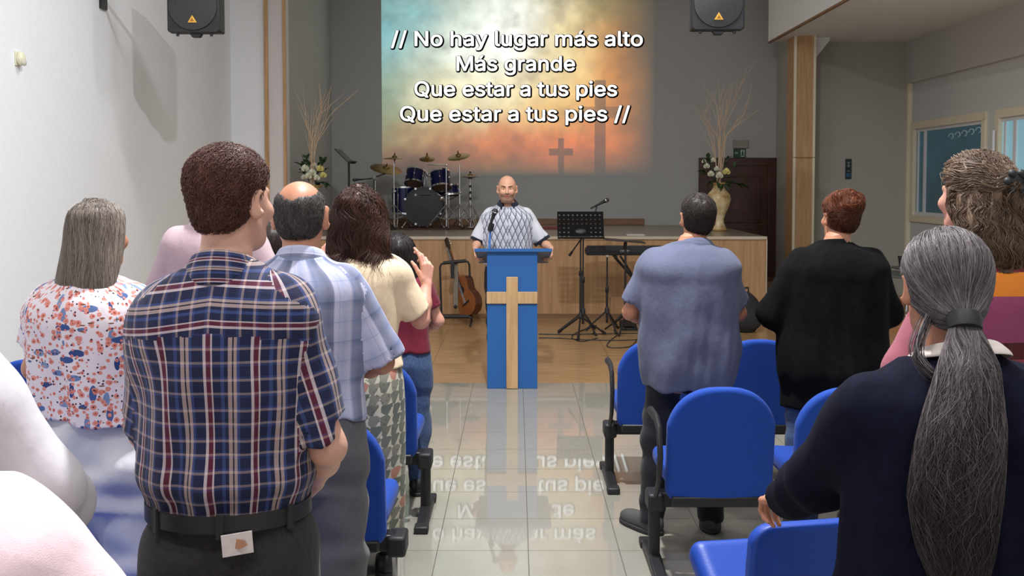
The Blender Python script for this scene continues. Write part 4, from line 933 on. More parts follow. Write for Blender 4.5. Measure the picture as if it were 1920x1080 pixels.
MB().b2((XR-c.x-.02, -.1, -.14), (XR-c.x, .1, -.03)).build('bracket', M_black, sh)

# ------------------------------------------------------------------ beam seating
def fabric(name, col, var=.12):
    if name in MC: return MC[name]
    t = NT(name); n = t.noise(t.coord(), 340, 2); n2 = t.noise(t.coord(), 6, 3); c = t.mix(.5, t.ramp(n.outputs[0], [(.35, tuple(c*(1-var) for c in col)), (.65, tuple(c*(1+var) for c in col))]), t.ramp(n2.outputs[0], [(.3, tuple(c*.92 for c in col)), (.7, tuple(c*1.06 for c in col))]))
    t.base(c); t.set(Roughness=.85); t.b.inputs['Sheen Weight'].default_value = .05; t.bump(n.outputs[0], .12, .002); MC[name] = t.m; return t.m
M_chair = fabric('blue_upholstery', srgb(6, 62, 156)); M_shell_b = plain('blue_plastic', srgb(24, 84, 190), .4)
def back_sdf(P):
    x, y, z = P[:, 0], P[:, 1], P[:, 2]
    q = P.copy(); q[:, 1] = y-(z-.35)*-.16-.25*x*x     # reclined and wrapped a little round the sitter
    X = np.abs(q[:, 0]); ww = .222+.012*np.sin((z-.33)*6)
    d2 = np.maximum(X-ww, .33-z)
    c = np.stack([X, z-.55], 1); arch = (np.sqrt((X/.236)**2.5+(np.maximum(z-.55, 0)/.285)**2.5+1e-9)-1)*.22
    low = np.maximum(X-.16, .385-z)-.0
    cr = np.sqrt(np.maximum(X-.165, 0)**2+np.maximum(.39-z, 0)**2)-.06
    d2 = np.maximum(np.maximum(d2, arch), cr-.0)
    w_ = np.stack([np.maximum(d2+.02, 0), np.maximum(np.abs(q[:, 1])-.008, 0)], 1)
    return (np.sqrt((w_**2).sum(1))+np.minimum(np.maximum(d2+.02, np.abs(q[:, 1])-.008), 0)-.02).astype(f32)
Vb, Fb = surf(back_sdf, (-.3, -.2, .28), (.3, .16, .9), .009); me_back = mesh_np('backrest', Vb, Fb)
def seat_sdf(P):
    x, y, z = P[:, 0], P[:, 1], P[:, 2]-.42+.35*np.maximum(P[:, 1]-.4, 0)**1.5-.05*np.maximum(.2-P[:, 1], 0)+.01*np.sin(np.clip(P[:, 0]*6, -1.5, 1.5)+1.57)
    q = np.stack([np.maximum(np.abs(x)-.185, 0), np.maximum(np.abs(y-.235)-.165, 0), np.maximum(np.abs(z)-.008, 0)], 1)
    return (np.sqrt((q**2).sum(1))-.036).astype(f32)
Vs_, Fs_ = surf(seat_sdf, (-.3, -.05, .3), (.3, .55, .55), .01); me_seat = mesh_np('seat', Vs_, Fs_)
me_back.materials.append(M_chair); me_seat.materials.append(M_chair)
def back2_sdf(P):
    x, y, z = P[:, 0], P[:, 1]-(P[:, 2]-.35)*-.14-.2*P[:, 0]**2, P[:, 2]
    q = np.stack([np.maximum(np.abs(x)-.165, 0), np.maximum(np.abs(z-.58)-.19, 0)], 1); d2 = np.sqrt((q**2).sum(1))-.055
    w_ = np.stack([np.maximum(d2+.008, 0), np.maximum(np.abs(y)-.012, 0)], 1); return (np.sqrt((w_**2).sum(1))+np.minimum(np.maximum(d2+.008, np.abs(y)-.012), 0)-.008).astype(f32)
V2, F2 = surf(back2_sdf, (-.3, -.2, .28), (.3, .16, .9), .008); me_back2 = mesh_np('backrest', V2, F2); me_back2.materials.append(plain('blue_shell', srgb(14, 62, 158), .45, bump=.1, bscale=200))
me_seat2 = me_seat.copy(); me_seat2.materials.clear(); me_seat2.materials.append(plain('blue_shell', (0, .05, .4)))
def arm_mesh():
    m = MB(); m.tube([(0, .06, .34), (0, -.02, .42), (0, -.06, .54), (0, -.02, .645), (0, .06, .672), (0, .2, .668), (0, .27, .655)], [.017, .018, .02, .021, .022, .023, .018], 12, flat=.62, up=(1, 0, 0)); return m
def leg_mesh():
    m = MB(); m.prism([(-.028, 0), (.028, 0), (.028, .3), (-.028, .3)], (0, .05, 0), (0, .15, .02)); return m
a_src = arm_mesh().build('armrest', M_blackp, None); me_arm = a_src.data; bpy.data.objects.remove(a_src)
def seating(x0, n, yb, label, group, side, metal=False, pitch=.535, arms=True, angle=0.0, shell=False):
    """x0: middle of the aisle seat; side +1 seats go right, -1 left; yb: the back plane"""
    t = thing('beam_seating', label, 'seating', (x0, yb, 0), R(angle), group)
    xs = [side*pitch*i for i in range(n)]
    for x in xs:
        b = bpy.data.objects.new('backrest', me_back2 if shell else me_back); s = bpy.data.objects.new('seat', me_seat2 if shell else me_seat)
        for q in (b, s): COL.objects.link(q); q.parent = t; q.location = (x, 0, 0)
        if shell: s.rotation_euler = (R(33), 0, 0); s.location = (x, .22, .03)
        m = MB(); m.prism([(.0, .31), (.4, .35), (.4, .375), (.06, .375), (-.02, .5), (-.04, .5), (-.02, .36)], (.04, 0, 0), (-.02, 0, 0), (0, 1, 0), (0, 0, 1)); k = m.build('seat_bracket', M_black, t, bevel=.004); k.location = (x, 0, 0)
        w_ = MB(); w_.b2((-.2, -.03, .315), (.2, .02, .36)); k = w_.build('lower_trim', M_black, t, bevel=.008); k.location = (x, .0, 0)
    e0, e1 = -side*.25, xs[-1]+side*.25
    MB().b2((min(e0, e1), .1, .27), (max(e0, e1), .17, .335)).build('beam', M_black, t, bevel=.006)
    if arms:
        for x in (e0-side*.005, e1):
            k = bpy.data.objects.new('armrest', me_arm); COL.objects.link(k); k.parent = t; k.location = (x, 0, 0)
    for x in (e0, e1):
        mt = M_chrome if metal else M_black
        l = MB().tube([(x, .14, .03), (x, .14, .3)], .026, 12).build('leg', mt, t)
        MB().box((x, .135, .295), (.07, .12, .08)).build('leg_joint', M_blackp, l, bevel=.012)
        MB().prism([(-.24, 0), (.26, 0), (.25, .03), (.05, .06), (-.03, .06), (-.23, .03)], (.055, 0, 0), (x-.0275, .14, 0), (0, 1, 0), (0, 0, 1)).build('foot_bar', mt, l, bevel=.008)
        for y in (-.075, .37): MB().b2((x-.034, y-.04, 0), (x+.034, y+.03, .036)).build('foot_cap', M_blackp, l, bevel=.008)
    return t
gx = lambda px, Y: (px-968)*Y/1800
seating(gx(1352, 4.0), 3, 4.0, 'blue beam seats behind the man in the blue polo shirt', 'right hand rows of blue beam seats', 1)
seating(gx(1236, 5.2), 4, 5.2, 'blue beam seats nearest the keyboard, in front of the man in the blue polo shirt', 'right hand rows of blue beam seats', 1)
seating(gx(1545, 2.46), 1, 2.46, 'blue beam seats held by the woman with the grey ponytail', 'right hand rows of blue beam seats', 1, arms=False, angle=12, shell=True)
seating(-.47-.235, 4, 3.5, 'blue beam seats on chrome legs behind the woman in the yellow blouse', 'left hand rows of blue beam seats', -1, metal=True, arms=False)
seating(-.49-.235, 4, 2.43, 'blue beam seats in front of the man in the navy plaid shirt', 'left hand rows of blue beam seats', -1, metal=True, arms=False)
seating(-.47-.235, 4, 4.62, 'blue beam seats farthest left row, in front of the woman in the yellow blouse', 'left hand rows of blue beam seats', -1, arms=False)
# ------------------------------------------------------------------ people: skin, hair, cloth
def skin_mat(name, col, rough=.5):
    t = NT(name); n = t.noise(t.coord(), 30, 4); c = t.ramp(n.outputs[0], [(.3, tuple(x*.93 for x in col)), (.7, tuple(min(1, x*1.06) for x in col))])
    a = t.new('ShaderNodeVertexColor', layer_name='tint'); t.base(t.mix(1.0, c, a.outputs[0], 'MULTIPLY')); t.set(Roughness=rough)
    t.b.inputs['Subsurface Weight'].default_value = .12; t.b.inputs['Subsurface Radius'].default_value = (.012, .005, .003); t.b.inputs['Subsurface Scale'].default_value = 1.0
    t.bump(t.noise(t.coord(), 260, 2).outputs[0], .05, .001); return t.m
def hair_mat(name, stops, rough=.42):
    t = NT(name); a = t.new('ShaderNodeAttribute'); a.attribute_name = 'cv'; n = t.noise(t.coord(scale=(60, 60, 8)), 1.5, 3)
    f = t.math('ADD', t.math('MULTIPLY', a.outputs['Fac'], .75), t.math('MULTIPLY', n.outputs[0], .25))
    t.base(t.ramp(f, stops)); t.set(Roughness=rough); t.b.inputs['Specular IOR Level'].default_value = .35; return t.m
def setf(me, name, v):
    a = me.attributes.new(name, 'FLOAT', 'POINT'); a.data.foreach_set('value', np.asarray(v, f32))
def setv(me, name, v):
    a = me.attributes.new(name, 'FLOAT_VECTOR', 'POINT'); a.data.foreach_set('vector', np.asarray(v, f32).ravel())
def cloth_mat(name, build, rough=.85, fold=.35, sheen=.1):
    t = NT(name); uv = t.attr('cloth'); t.base(build(t, uv)); t.set(Roughness=rough); t.b.inputs['Sheen Weight'].default_value = sheen; t.b.inputs['Specular IOR Level'].default_value = .3 if sheen else .12
    n1 = t.noise(t.attr('cloth', (5, 3, 1)), 1.6, 4, .55); n2 = t.noise(t.attr('cloth', (700, 700, 1)), 1, 1)
    t.bump(t.math('ADD', n1.outputs[0], t.math('MULTIPLY', n2.outputs[0], .04)), fold, .03); return t.m
def solid(col, var=.1, sc_=30):
    def f(t, uv): n = t.noise(uv, sc_, 3); return t.ramp(n.outputs[0], [(.3, tuple(c*(1-var) for c in col)), (.7, tuple(min(1, c*(1+var)) for c in col))])
    return f
def fract(t, x, per, off=0): return t.math('FRACT', t.math('DIVIDE', t.math('ADD', x, off+50*per), per))

# ------------------------------------------------------------------ heads and hands
def head_sdf(Q, jaw=1.0, ear=1.0, face=True):
    d = el(Q, (0, -.015, .03), (.075, .096, .086))
    X = Q.copy(); X[:, 0] = np.abs(X[:, 0])
    d = sm(d, el(Q, (0, .025, -.03), (.060, .070, .083)), .04)
    d = sm(d, el(Q, (0, .058, -.087), (.030*jaw, .03, .026)), .04)
    d = sm(d, rc(X, (.048*jaw, .0, -.055), (.022, .058, -.09), .017, .018), .03)
    if face:
        d = sm(d, el(X, (.034, .078, -.025), (.024, .02, .02)), .03)                     # cheek bones
        d = sm(d, rc(X, (.012, .089, .026), (.044, .074, .024), .009, .007), .016)        # brow ridge
        d = -sm(-d, el(X, (.031, .096, .008), (.017, .014, .010)), .012)                   # eye hollow
        d = sm(d, el(X, (.030, .076, .007), (.0135, .0125, .0115)), .004)                  # eyeball and lids
        d = sm(d, rc(Q, (0, .090, .015), (0, .112, -.024), .0075, .0105), .014)            # nose
        d = sm(d, el(X, (.011, .1, -.028), (.008, .01, .007)), .008)
        d = sm(d, el(Q, (0, .091, -.052), (.023, .011, .0052)), .006); d = sm(d, el(Q, (0, .089, -.0635), (.019, .011, .006)), .006)
        d = -sm(-d, el(Q, (0, .103, -.0575), (.022, .006, .0016)), .003)
    if ear:
        a = R(34); M = np.array([[math.cos(a), -math.sin(a), 0], [math.sin(a), math.cos(a), 0], [0, 0, 1]])
        e = el(X, (.083, -.014, -.002), (.0085*ear, .022*ear, .035*ear), M.T); e = -sm(-e, el(X, (.0925, -.003, -.0), (.007, .012, .021), M.T), .006)
        e = sm(e, el(X, (.077, -.004, -.030), (.007, .009, .011)), .008); d = sm(d, e, .008)
    return d
def frame(d, n):
    d = np.array(d, float); d /= np.linalg.norm(d); n = np.array(n, float); n -= d*(n @ d); n /= np.linalg.norm(n); return d, n, np.cross(d, n)
def hand_parts(wrist, d, n, thumb, curl=(.35, .4, .45, .5), spread=.1, s=1.0, tcurl=.3, tout=.8):
    """d towards the fingers, n out of the palm side; thumb +1/-1 picks the side it leaves"""
    d, n, u = frame(d, n); u = u*thumb; w0 = np.array(wrist, float); G = []
    base = [(.030, .087), (.010, .092), (-.011, .088), (-.030, .078)]; L = [(.044, .026, .021), (.048, .030, .022), (.045, .028, .021), (.036, .021, .019)]
    for i, ((bx, by), ln) in enumerate(zip(base, L)):
        k = w0+(u*bx+d*by)*s; G.append((w0+(u*bx*.55+d*.012)*s, k, .0125*s, .0105*s, .012))
        f = spread*(1.2-i*.8); a = curl[i]; p = k; dirv = d*math.cos(f)+u*math.sin(f); ang = 0; r = (.0092, .0083, .0076, .0066) if i < 3 else (.008, .0072, .0066, .0058)
        for j in range(3):
            ang += a*(.9, 1.1, .7)[j]; v = dirv*math.cos(ang)+n*math.sin(ang); q = p+v*ln[j]*s; G.append((p, q, r[j]*s, r[j+1]*s, .003)); p = q
    p = w0+(u*.022+d*.022+n*.006)*s; v = d*math.cos(tout)+u*math.sin(tout)+n*.25; v /= np.linalg.norm(v)
    q = p+v*.042*s; G.append((w0+(u*.012+d*.012)*s, p, .014*s, .0135*s, .012)); G.append((p, q, .0135*s, .0105*s, .008))
    v2 = v*math.cos(tcurl)+(d*.75+n*.4)*math.sin(tcurl); v2 /= np.linalg.norm(v2); q2 = q+v2*.030*s; G.append((q, q2, .0105*s, .0092*s, .003)); q3 = q2+(v2*.9+n*.25)*.024*s; G.append((q2, q3, .009*s, .0068*s, .003))
    return G
def hand_sdf(P, G):
    d = None
    for a, b, r1, r2, k in G:
        e = rc(P, a, b, r1, r2); d = e if d is None else sm(d, e, k)
    return d
def torso_table(h, sh, ch, wa, hi, dch=.125, dwa=.115, dhi=.125, back=0.0, neck=.06, up=0.0):
    k = h
    return [(.43*k, hi*.88, dhi*.9, -.005), (.5*k, hi, dhi, -.01), (.555*k, (hi+wa)/2+.004, (dhi+dwa)/2, -.004), (.61*k, wa, dwa, .0), (.68*k, (wa*.45+ch*.55), (dwa+dch)/2, -.003-back*.4), (.745*k, ch, dch, -.008-back),
            (.785*k, ch*.72+sh*.3, dch*.97, -.012-back), (.812*k, sh*.93, dch*.86, -.014-back), (.832*k+up, sh*.74, dch*.72, -.014-back), (.848*k+up, sh*.52, dch*.6, -.012-back), (.862*k+up, sh*.36, .066, -.01-back), (.88*k+up, neck, neck, -.006-back*.6)]
class Person:
    def __init__(s, px, Y, yaw, h, label, T, skin, head=None, arms=None, x=None, legs=None, group=None, ear=1.0, jaw=1.0, res=.009, headres=.0045, head_s=None, sh_r=.056, arm_r=1.0, face=True, lean=(0, 0)):
        s.h = h; s.x = (px-968)*Y/1800 if x is None else x; s.Y = Y; s.yaw = R(yaw)
        s.root = thing('person', label, 'person', (s.x, Y, 0), s.yaw, group); s.skin = skin; s.res = res; s.headres = headres; s.face = face
        s.T = smooth_table(T); s.ear = ear; s.jaw = jaw
        hd = head or {}; hy, hp, hr = hd.get('yaw', 0), hd.get('pitch', 0), hd.get('roll', 0); s.hs = (head_s or h/1.75)
        s.hc = np.array(hd.get('c', (hd.get('dx', 0), .012+hd.get('dy', 0), h-.117*s.hs)), float)
        M = rotm(0, 0, R(hy)) @ rotm(R(hp), 0, 0) @ rotm(0, R(hr), 0); s.HM = np.array([list(r) for r in M])
        ish = int(np.argmin(np.abs(s.T[0]-.815*h))); s.shw = float(s.T[1][ish]); s.scy = float(s.T[3][ish]); s.sh_r = sh_r; s.ar = arm_r
        s.neck0 = np.array([0, s.scy*.5-.004, .835*h]); s.arms = {}
        for k, sg in (('L', -1), ('R', 1)):
            a = dict((arms or {}).get(k, {})); S = np.array(a.get('S', (sg*(s.shw-sh_r*.82), s.scy, .805*h)), float)
            E = np.array(a.get('E', S+np.array([sg*.05, .0, -.185*h])), float); Wp = np.array(a.get('W', E+np.array([sg*.01, .06, -.15*h])), float)
            hdir = a.get('d', Wp-E); n = a.get('n', (-sg*1.0, .2, 0)); G = hand_parts(Wp+(Wp-E)/np.linalg.norm(Wp-E)*.008, hdir, n, a.get('thumb', 1), a.get('curl', (.35, .4, .45, .5)), a.get('spread', .08), h/1.75*a.get('hs', 1), a.get('tcurl', .3), a.get('tout', .7))
            # the thumb leaves on the side that faces forward by default
            if 'thumb' not in a:
                d_, n_, u_ = frame(hdir, n); want = np.array(a.get('tdir', (0, 1, .2)))
                if u_ @ want < 0: G = hand_parts(Wp+(Wp-E)/np.linalg.norm(Wp-E)*.008, hdir, n, -1, a.get('curl', (.35, .4, .45, .5)), a.get('spread', .08), h/1.75*a.get('hs', 1), a.get('tcurl', .3), a.get('tout', .7))
            s.arms[k] = (S, E, Wp, G)
        lg = legs or {}; s.legs = {}
        for k, sg in (('L', -1), ('R', 1)):
            a = lg.get(k, {}); hx = float(np.interp(.5*h, s.T[0], s.T[1]))*.5; H = np.array([sg*hx, -.005, .49*h]); An = np.array(a.get('A', (sg*(hx+.01), -.02, .075)), float); K = np.array(a.get('K', (H+An)/2+np.array([0, .02, .01])), float)
            s.legs[k] = (H, K, An, a.get('toe', sg*-.15 if False else 0))
    def H(s, P): return (P-s.hc.astype(f32)) @ s.HM.astype(f32)/s.hs
    def w_(s, Q): return (Q*s.hs) @ s.HM.T.astype(f32)+s.hc.astype(f32)
    def neckP(s): return s.w_(np.array([[0, -.022, -.055]], f32))[0]
    def head(s, P): return head_sdf(s.H(P), s.jaw, s.ear, s.face)*s.hs
    def arm(s, P, k, r=0.0):
        S, E, Wp, G = s.arms[k]; a = s.ar
        return sm(rc(P, S, E, .05*a+r, .041*a+r), sm(rc(P, E, E*.55+Wp*.45, .041*a+r, .038*a+r), rc(P, E*.55+Wp*.45, Wp, .038*a+r, .0265+r), .02), .02)
    def leg(s, P, k, r=0.0, rs=(.085, .06, .04)):
        H_, K, An, toe = s.legs[k]; return chain(P, [H_, K*.55+An*.45+np.array([0, -.012, 0]), An], [rs[0]+r, rs[1]+r, rs[2]+r], .03) if False else chain(P, [H_, K, An], [rs[0]+r, rs[1]+r, rs[2]+r], .03)
    def body_sdf(s, P):
        d = prof(P, s.T, (.024+.02*np.clip((.58*s.h-P[:, 2])/.05, 0, 1)).astype(f32)); nb = s.neck0
        d = sm(d, rc(P, s.neckP(), nb, .052*s.hs, .062*s.hs), .035)
        d = sm(d, s.head(P), .02)
        for k in 'LR':
            d = sm(d, s.arm(P, k, -.003), .03); d = sm(d, hand_sdf(P, s.arms[k][3]), .012); d = sm(d, s.leg(P, k, -.02), .03)
        return d.astype(f32)
    def body(s, tint=None):
        lo, hi = np.array([-.42, -.3, 0.02]), np.array([.42, .3, s.h+.03]); bx = []
        hl, hh = s.hc-.17*s.hs, s.hc+.17*s.hs; hl[2] = s.hc[2]-.135*s.hs; bx.append((hl, hh, s.headres))
        for k in 'LR':
            pts = np.array([g[0] for g in s.arms[k][3]]+[g[1] for g in s.arms[k][3]]); l_, h_ = pts.min(0)-.018, pts.max(0)+.018; bx.append((l_, h_, min(.004, s.headres)))
            for q in s.arms[k][:3]: lo = np.minimum(lo, q-.1); hi = np.maximum(hi, q+.1)
            lo = np.minimum(lo, l_-.02); hi = np.maximum(hi, h_+.02); q = s.legs[k][2]; lo = np.minimum(lo, [q[0]-.1, q[1]-.1, 0]); hi = np.maximum(hi, [q[0]+.1, q[1]+.1, 0])
        V, Fq = surf_multi(s.body_sdf, lo, hi, s.res*1.2, bx); me = mesh_np('body', V, Fq)
        C = np.ones((len(V), 4), f32); Q = s.H(V)
        if tint: tint(Q, C)
        ca = me.color_attributes.new('tint', 'FLOAT_COLOR', 'POINT'); ca.data.foreach_set('color', C.ravel())
        s.bodyo = link('body', me, s.skin, s.root); return s.bodyo
    # clothes -------------------------------------------------------
    def sleeve(s, P, k, f, r0, r1, r2=None, hollow=True):
        S, E, Wp, G = s.arms[k]; a = s.ar
        d = rc(P, S, E, .05*a+r0, .041*a+r1)
        if f <= 1:
            ax = (E-S)/np.linalg.norm(E-S); L = np.linalg.norm(E-S)*f; t = (P-S.astype(f32)) @ ax.astype(f32)
            d = np.maximum(d, t-L)
            if hollow: d = np.maximum(d, -np.maximum(rc(P, S, E+ax*.1, .05*a+r0-.008, .041*a+r1-.008), L-.03-t))
        else:
            r2 = r1 if r2 is None else r2; ax = (Wp-E)/np.linalg.norm(Wp-E); L = np.linalg.norm(Wp-E)*(f-1); t = (P-E.astype(f32)) @ ax.astype(f32)
            M_ = E*.5+Wp*.5; e = sm(rc(P, E, M_, .041*a+r1, .036*a+(r1+r2)/2), rc(P, M_, Wp, .036*a+(r1+r2)/2, .0285+r2), .02)
            d = sm(d, np.maximum(e, t-L), .03)
        return d
    def garment(s, name, mat, hem, sleeve=None, sr=(.016, .022, .014), inset=0.0, neck=(.862, .3), puff=None, wrk=.0035, wseed=1, yoke=None, extra=None, k=.035, neck_r=.008, res=None, top=None, hem_wave=0):
        nz = neck[0]*s.h; sl = neck[1]; T = s.T
        def parts(P):
            d = prof(P, T, inset, zbot=hem)
            if hem_wave: d = np.maximum(d, hem-P[:, 2]+hem_wave*np.sin(P[:, 0]*23+P[:, 1]*17))
            dL = dR = None
            if sleeve:
                dL, dR = s.sleeve(P, 'L', sleeve, *sr), s.sleeve(P, 'R', sleeve, *sr)
                if puff:
                    for kk in 'LR':
                        S, E = s.arms[kk][:2]; c = S*.82+E*.18; e = el(P, c+np.array([0, 0, .012]), puff); dL, dR = (sm(dL, e, .03), dR) if kk == 'L' else (dL, sm(dR, e, .03))
            return d, dL, dR
        def fn(P):
            d, dL, dR = parts(P)
            if sleeve: d = sm(sm(d, dL, k), dR, k)
            if extra is not None: d = extra(P, d)
            if wrk: d = d+wr(P, wseed, (1, 1, .55), wrk)+wr(P, wseed+3, (1.6, 1, .35), wrk*.6, 4, 40, 70)*np.clip(1.4-np.abs(P[:, 2]-hem-.1)*3, .3, 1)
            d = np.maximum(d, P[:, 2]-nz+(P[:, 1]-s.scy)*sl)
            return np.maximum(d, -(rc(P, s.neckP(), s.neck0+np.array([0, 0, -.02]), .052*s.hs+neck_r, .062*s.hs+neck_r))).astype(f32)
        lo, hi = np.array([-.4, -.3, hem-.03]), np.array([.4, .3, nz+.1])
        for kk in 'LR':
            for q in s.arms[kk][:3 if sleeve and sleeve > 1 else 2]: lo = np.minimum(lo, q-.13); hi = np.maximum(hi, q+.13)
        V, Fq = surf(fn, lo, hi, res or s.res); me = mesh_np(name, V, Fq)
        C = V[Fq].mean(1); d, dL, dR = parts(C); z = V[:, 2]; a = np.interp(z, T[0], T[1]); b = np.interp(z, T[0], T[2]); cy = np.interp(z, T[0], T[3])
        ph = np.arctan2(V[:, 0]/a, -(V[:, 1]-cy)/b); ca = float(np.interp(.72*s.h, T[0], T[1]))
        pf = ph[Fq]; pf = np.where((pf.max(1)-pf.min(1) > 3.2)[:, None] & (pf < 0), pf+2*math.pi, pf)
        uv = np.stack([pf*ca, z[Fq], np.zeros(Fq.shape)], 2)
        if yoke is not None:
            m = C[:, 2] > yoke-.1*np.abs(C[:, 0]); W_ = V[Fq[m]]; uv[m] = np.stack([W_[..., 2]*1.2+.12*np.abs(W_[..., 0])-.05*W_[..., 0], W_[..., 0]+.013, np.ones(W_.shape[:2])], 2)
        if sleeve:
            for kk, dd in (('L', dL), ('R', dR)):
                S, E, Wp, G = s.arms[kk]; m = dd < d-.002; ax = (E-S)/np.linalg.norm(E-S); q = V[Fq[m]]-S; t = q @ ax
                e1 = np.array([0, -1., 0]); e1 -= ax*(e1 @ ax); e1 /= np.linalg.norm(e1); e2 = np.cross(ax, e1); an = np.arctan2(q @ e2, q @ e1)
                an = np.where((an.max(1)-an.min(1) > 3.2)[:, None] & (an < 0), an+2*math.pi, an)
                uv[m] = np.stack([.06*an+.02, -t+1.3, np.full(t.shape, 2.)], 2)
        at_ = me.attributes.new('cloth', 'FLOAT_VECTOR', 'CORNER'); at_.data.foreach_set('vector', uv.astype(f32).ravel()); return link(name, me, mat, s.root)
    def trousers(s, mat, waist, rs=(.105, .082, .062), hem=.05, inset=.006, wrk=.004, wseed=5, name='trousers'):
        def fn(P):
            d = prof(P, s.T, inset, zbot=.43*s.h)
            for k in 'LR':
                d = sm(d, s.leg(P, k, 0, rs), .05)
            d = d+wr(P, wseed, (1, 1, 1), wrk)+wr(P, wseed+1, (.5, .5, 1.3), wrk*.6, 4, 40, 80)
            return np.maximum(np.maximum(d, P[:, 2]-waist), hem-P[:, 2]).astype(f32)
        A_ = [s.legs[k][2] for k in 'LR']; lo = np.array([min(-.32, min(a[0] for a in A_)-.12), min(-.25, min(a[1] for a in A_)-.12), hem-.02]); hi = np.array([max(.32, max(a[0] for a in A_)+.12), max(.25, max(a[1] for a in A_)+.14), waist+.03])
        V, Fq = surf(fn, lo, hi, s.res*1.15); me = mesh_np(name, V, Fq); setv(me, 'cloth', np.stack([V[:, 0]*1.2+V[:, 1], V[:, 2], 0*V[:, 0]], 1)); return link(name, me, mat, s.root)
    def skirt(s, mat, rows, wrk=.006, wseed=8, name='skirt', p=2.2):
        T = smooth_table(rows)
        def fn(P):
            ph = np.arctan2(P[:, 0], P[:, 1]); return (prof(P, T, p=p)+wr(P, wseed, (1, 1, .25), wrk)+.006*np.sin(ph*9+P[:, 2]*2)*np.clip((T[0][-1]-P[:, 2])*2, 0, 1)).astype(f32)
        V, Fq = surf(fn, (-.42, -.4, T[0][0]-.02), (.42, .4, T[0][-1]+.02), s.res*1.1); me = mesh_np(name, V, Fq)
        a = np.interp(V[:, 2], T[0], T[1]); setv(me, 'cloth', np.stack([np.arctan2(V[:, 0], -V[:, 1])*.17, V[:, 2], 0*a], 1)); return link(name, me, mat, s.root)
    def shoes(s, mat, sole, toe=(0, 0)):
        for k, sg, ty in (('L', -1, toe[0]), ('R', 1, toe[1])):
            An = s.legs[k][2]; a = R(ty); M = np.array([[math.cos(a), -math.sin(a), 0], [math.sin(a), math.cos(a), 0], [0, 0, 1.]])
            c = np.array([An[0], An[1], 0]); f = lambda p: c+np.array(p) @ M.T
            def fn(P):
                Q = (P-c.astype(f32)) @ M.astype(f32)
                d = sm(el(Q, (0, .105, .035), (.046, .1, .045)), el(Q, (0, -.005, .045), (.04, .062, .062)), .05); d = sm(d, rc(Q, (0, -.01, .05), (0, 0, .09), .042, .04), .03)
                d = np.maximum(d, .018-Q[:, 2]); return np.maximum(d, Q[:, 2]-.1).astype(f32)
            def fs(P):
                Q = (P-c.astype(f32)) @ M.astype(f32); d = sm(el(Q, (0, .105, .012), (.05, .105, .05)), el(Q, (0, -.005, .012), (.044, .066, .05)), .06); return np.maximum(np.maximum(d, Q[:, 2]-.022), .001-Q[:, 2]).astype(f32)
            lo, hi = c-.24, c+.24; lo[2] = -.01; hi[2] = .13; me = mesh_np('shoe', *surf(fn, lo, hi, .0075)); o = link('shoe', me, mat, s.root)
            link('sole', mesh_np('sole', *surf(fs, lo, hi, .0075)), sole, o)
    def collar(s, mat, r=(.064, .066), h_in=.035, drop=.05, gap=.5, tilt=.35, cz=None, cy=None, out=.016, back=0, thick=.003, cx=0):
        m = 48; cz = .862*s.h if cz is None else cz; cy = s.scy*.5 if cy is None else cy; V, uv = [], []; prf = [(0, 0), (.001, .5), (.004, 1.0), (.008, 1.06), (.012, .95), (out, .35), (out+.008, -.35), (out+.012, -1)]
        for i in range(m+1):
            a = -math.pi/2+(-1+2*i/m)*(math.pi-gap/2)  # open at the front
            fr = max(0, math.sin(a))
            for dr, t in prf:
                zz = cz+(h_in*t if t > 0 else drop*(1+.5*fr)*t)-(tilt*(math.sin(a)*r[1]))
                rr = 1.0-.10*max(t, 0)
                V.append((cx+(r[0]*rr+dr)*math.cos(a), cy+(r[1]*rr+dr)*math.sin(a), zz)); uv.append((-dr*3+t*.05+.03, a*.07, 0))
        n = len(prf); Fq = [(i*n+k, i*n+k+1, (i+1)*n+k+1, (i+1)*n+k) for i in range(m) for k in range(n-1)]
        me = mesh_np('collar', V, Fq); setv(me, 'cloth', uv); o = link('collar', me, mat, s.root); so = o.modifiers.new('t', 'SOLIDIFY'); so.thickness = thick; sd = o.modifiers.new('s', 'SUBSURF'); sd.levels = sd.render_levels = 1; return o
    # hair ----------------------------------------------------------
    def hair(s, mat, sdf, lo, hi, res=.006, n=0, r=.0007, steps=10, step=.012, dirfn=None, depth=(-.002, .004), root=None, cvfn=None, follow=1.0, name='hair', bump=.0015, sides=3, label=None, jit=.25, more=None, zfree=None, cut=(1, 1)):
        fn = (lambda P: (sdf(P)+wr(P, 77, (1.6, 1.6, .3), bump, 5, 60, 160)).astype(f32)) if bump else sdf
        V, Fq = surf(fn, lo, hi, res); cv = .5+.25*np.sin(V[:, 0]*90+5*np.sin(V[:, 2]*11))*np.sin(V[:, 1]*70+V[:, 2]*9); parts = [(V, Fq)]; cvs = [cv]
        if cvfn: cvs[0] = cvfn(V, cv)
        if n:
            W_ = V if root is None else V[root(V)]
            P0 = W_[RNG.integers(0, len(W_), n)]+RNG.normal(0, .002, (n, 3)).astype(f32)
            dep = RNG.uniform(depth[0], depth[1], n).astype(f32); j = RNG.normal(0, jit, (n, 3)).astype(f32)
            S = flow(sdf, P0, lambda P, t: dirfn(P, t)+j, steps, step, dep, follow, zfree)
            if cut[0] < 1:
                ii = np.linspace(0, 1, S.shape[1])[None]*RNG.uniform(cut[0], cut[1], (n, 1))*(S.shape[1]-1); i0 = np.minimum(ii.astype(int), S.shape[1]-2); fr = (ii-i0)[..., None]; S = (np.take_along_axis(S, i0[..., None].repeat(3, 2), 1)*(1-fr)+np.take_along_axis(S, (i0+1)[..., None].repeat(3, 2), 1)*fr).astype(f32)
            sv, sf = strands(S, r, sides=sides); c0 = RNG.uniform(.1, .95, n); cs = np.repeat(c0, S.shape[1]*sides)
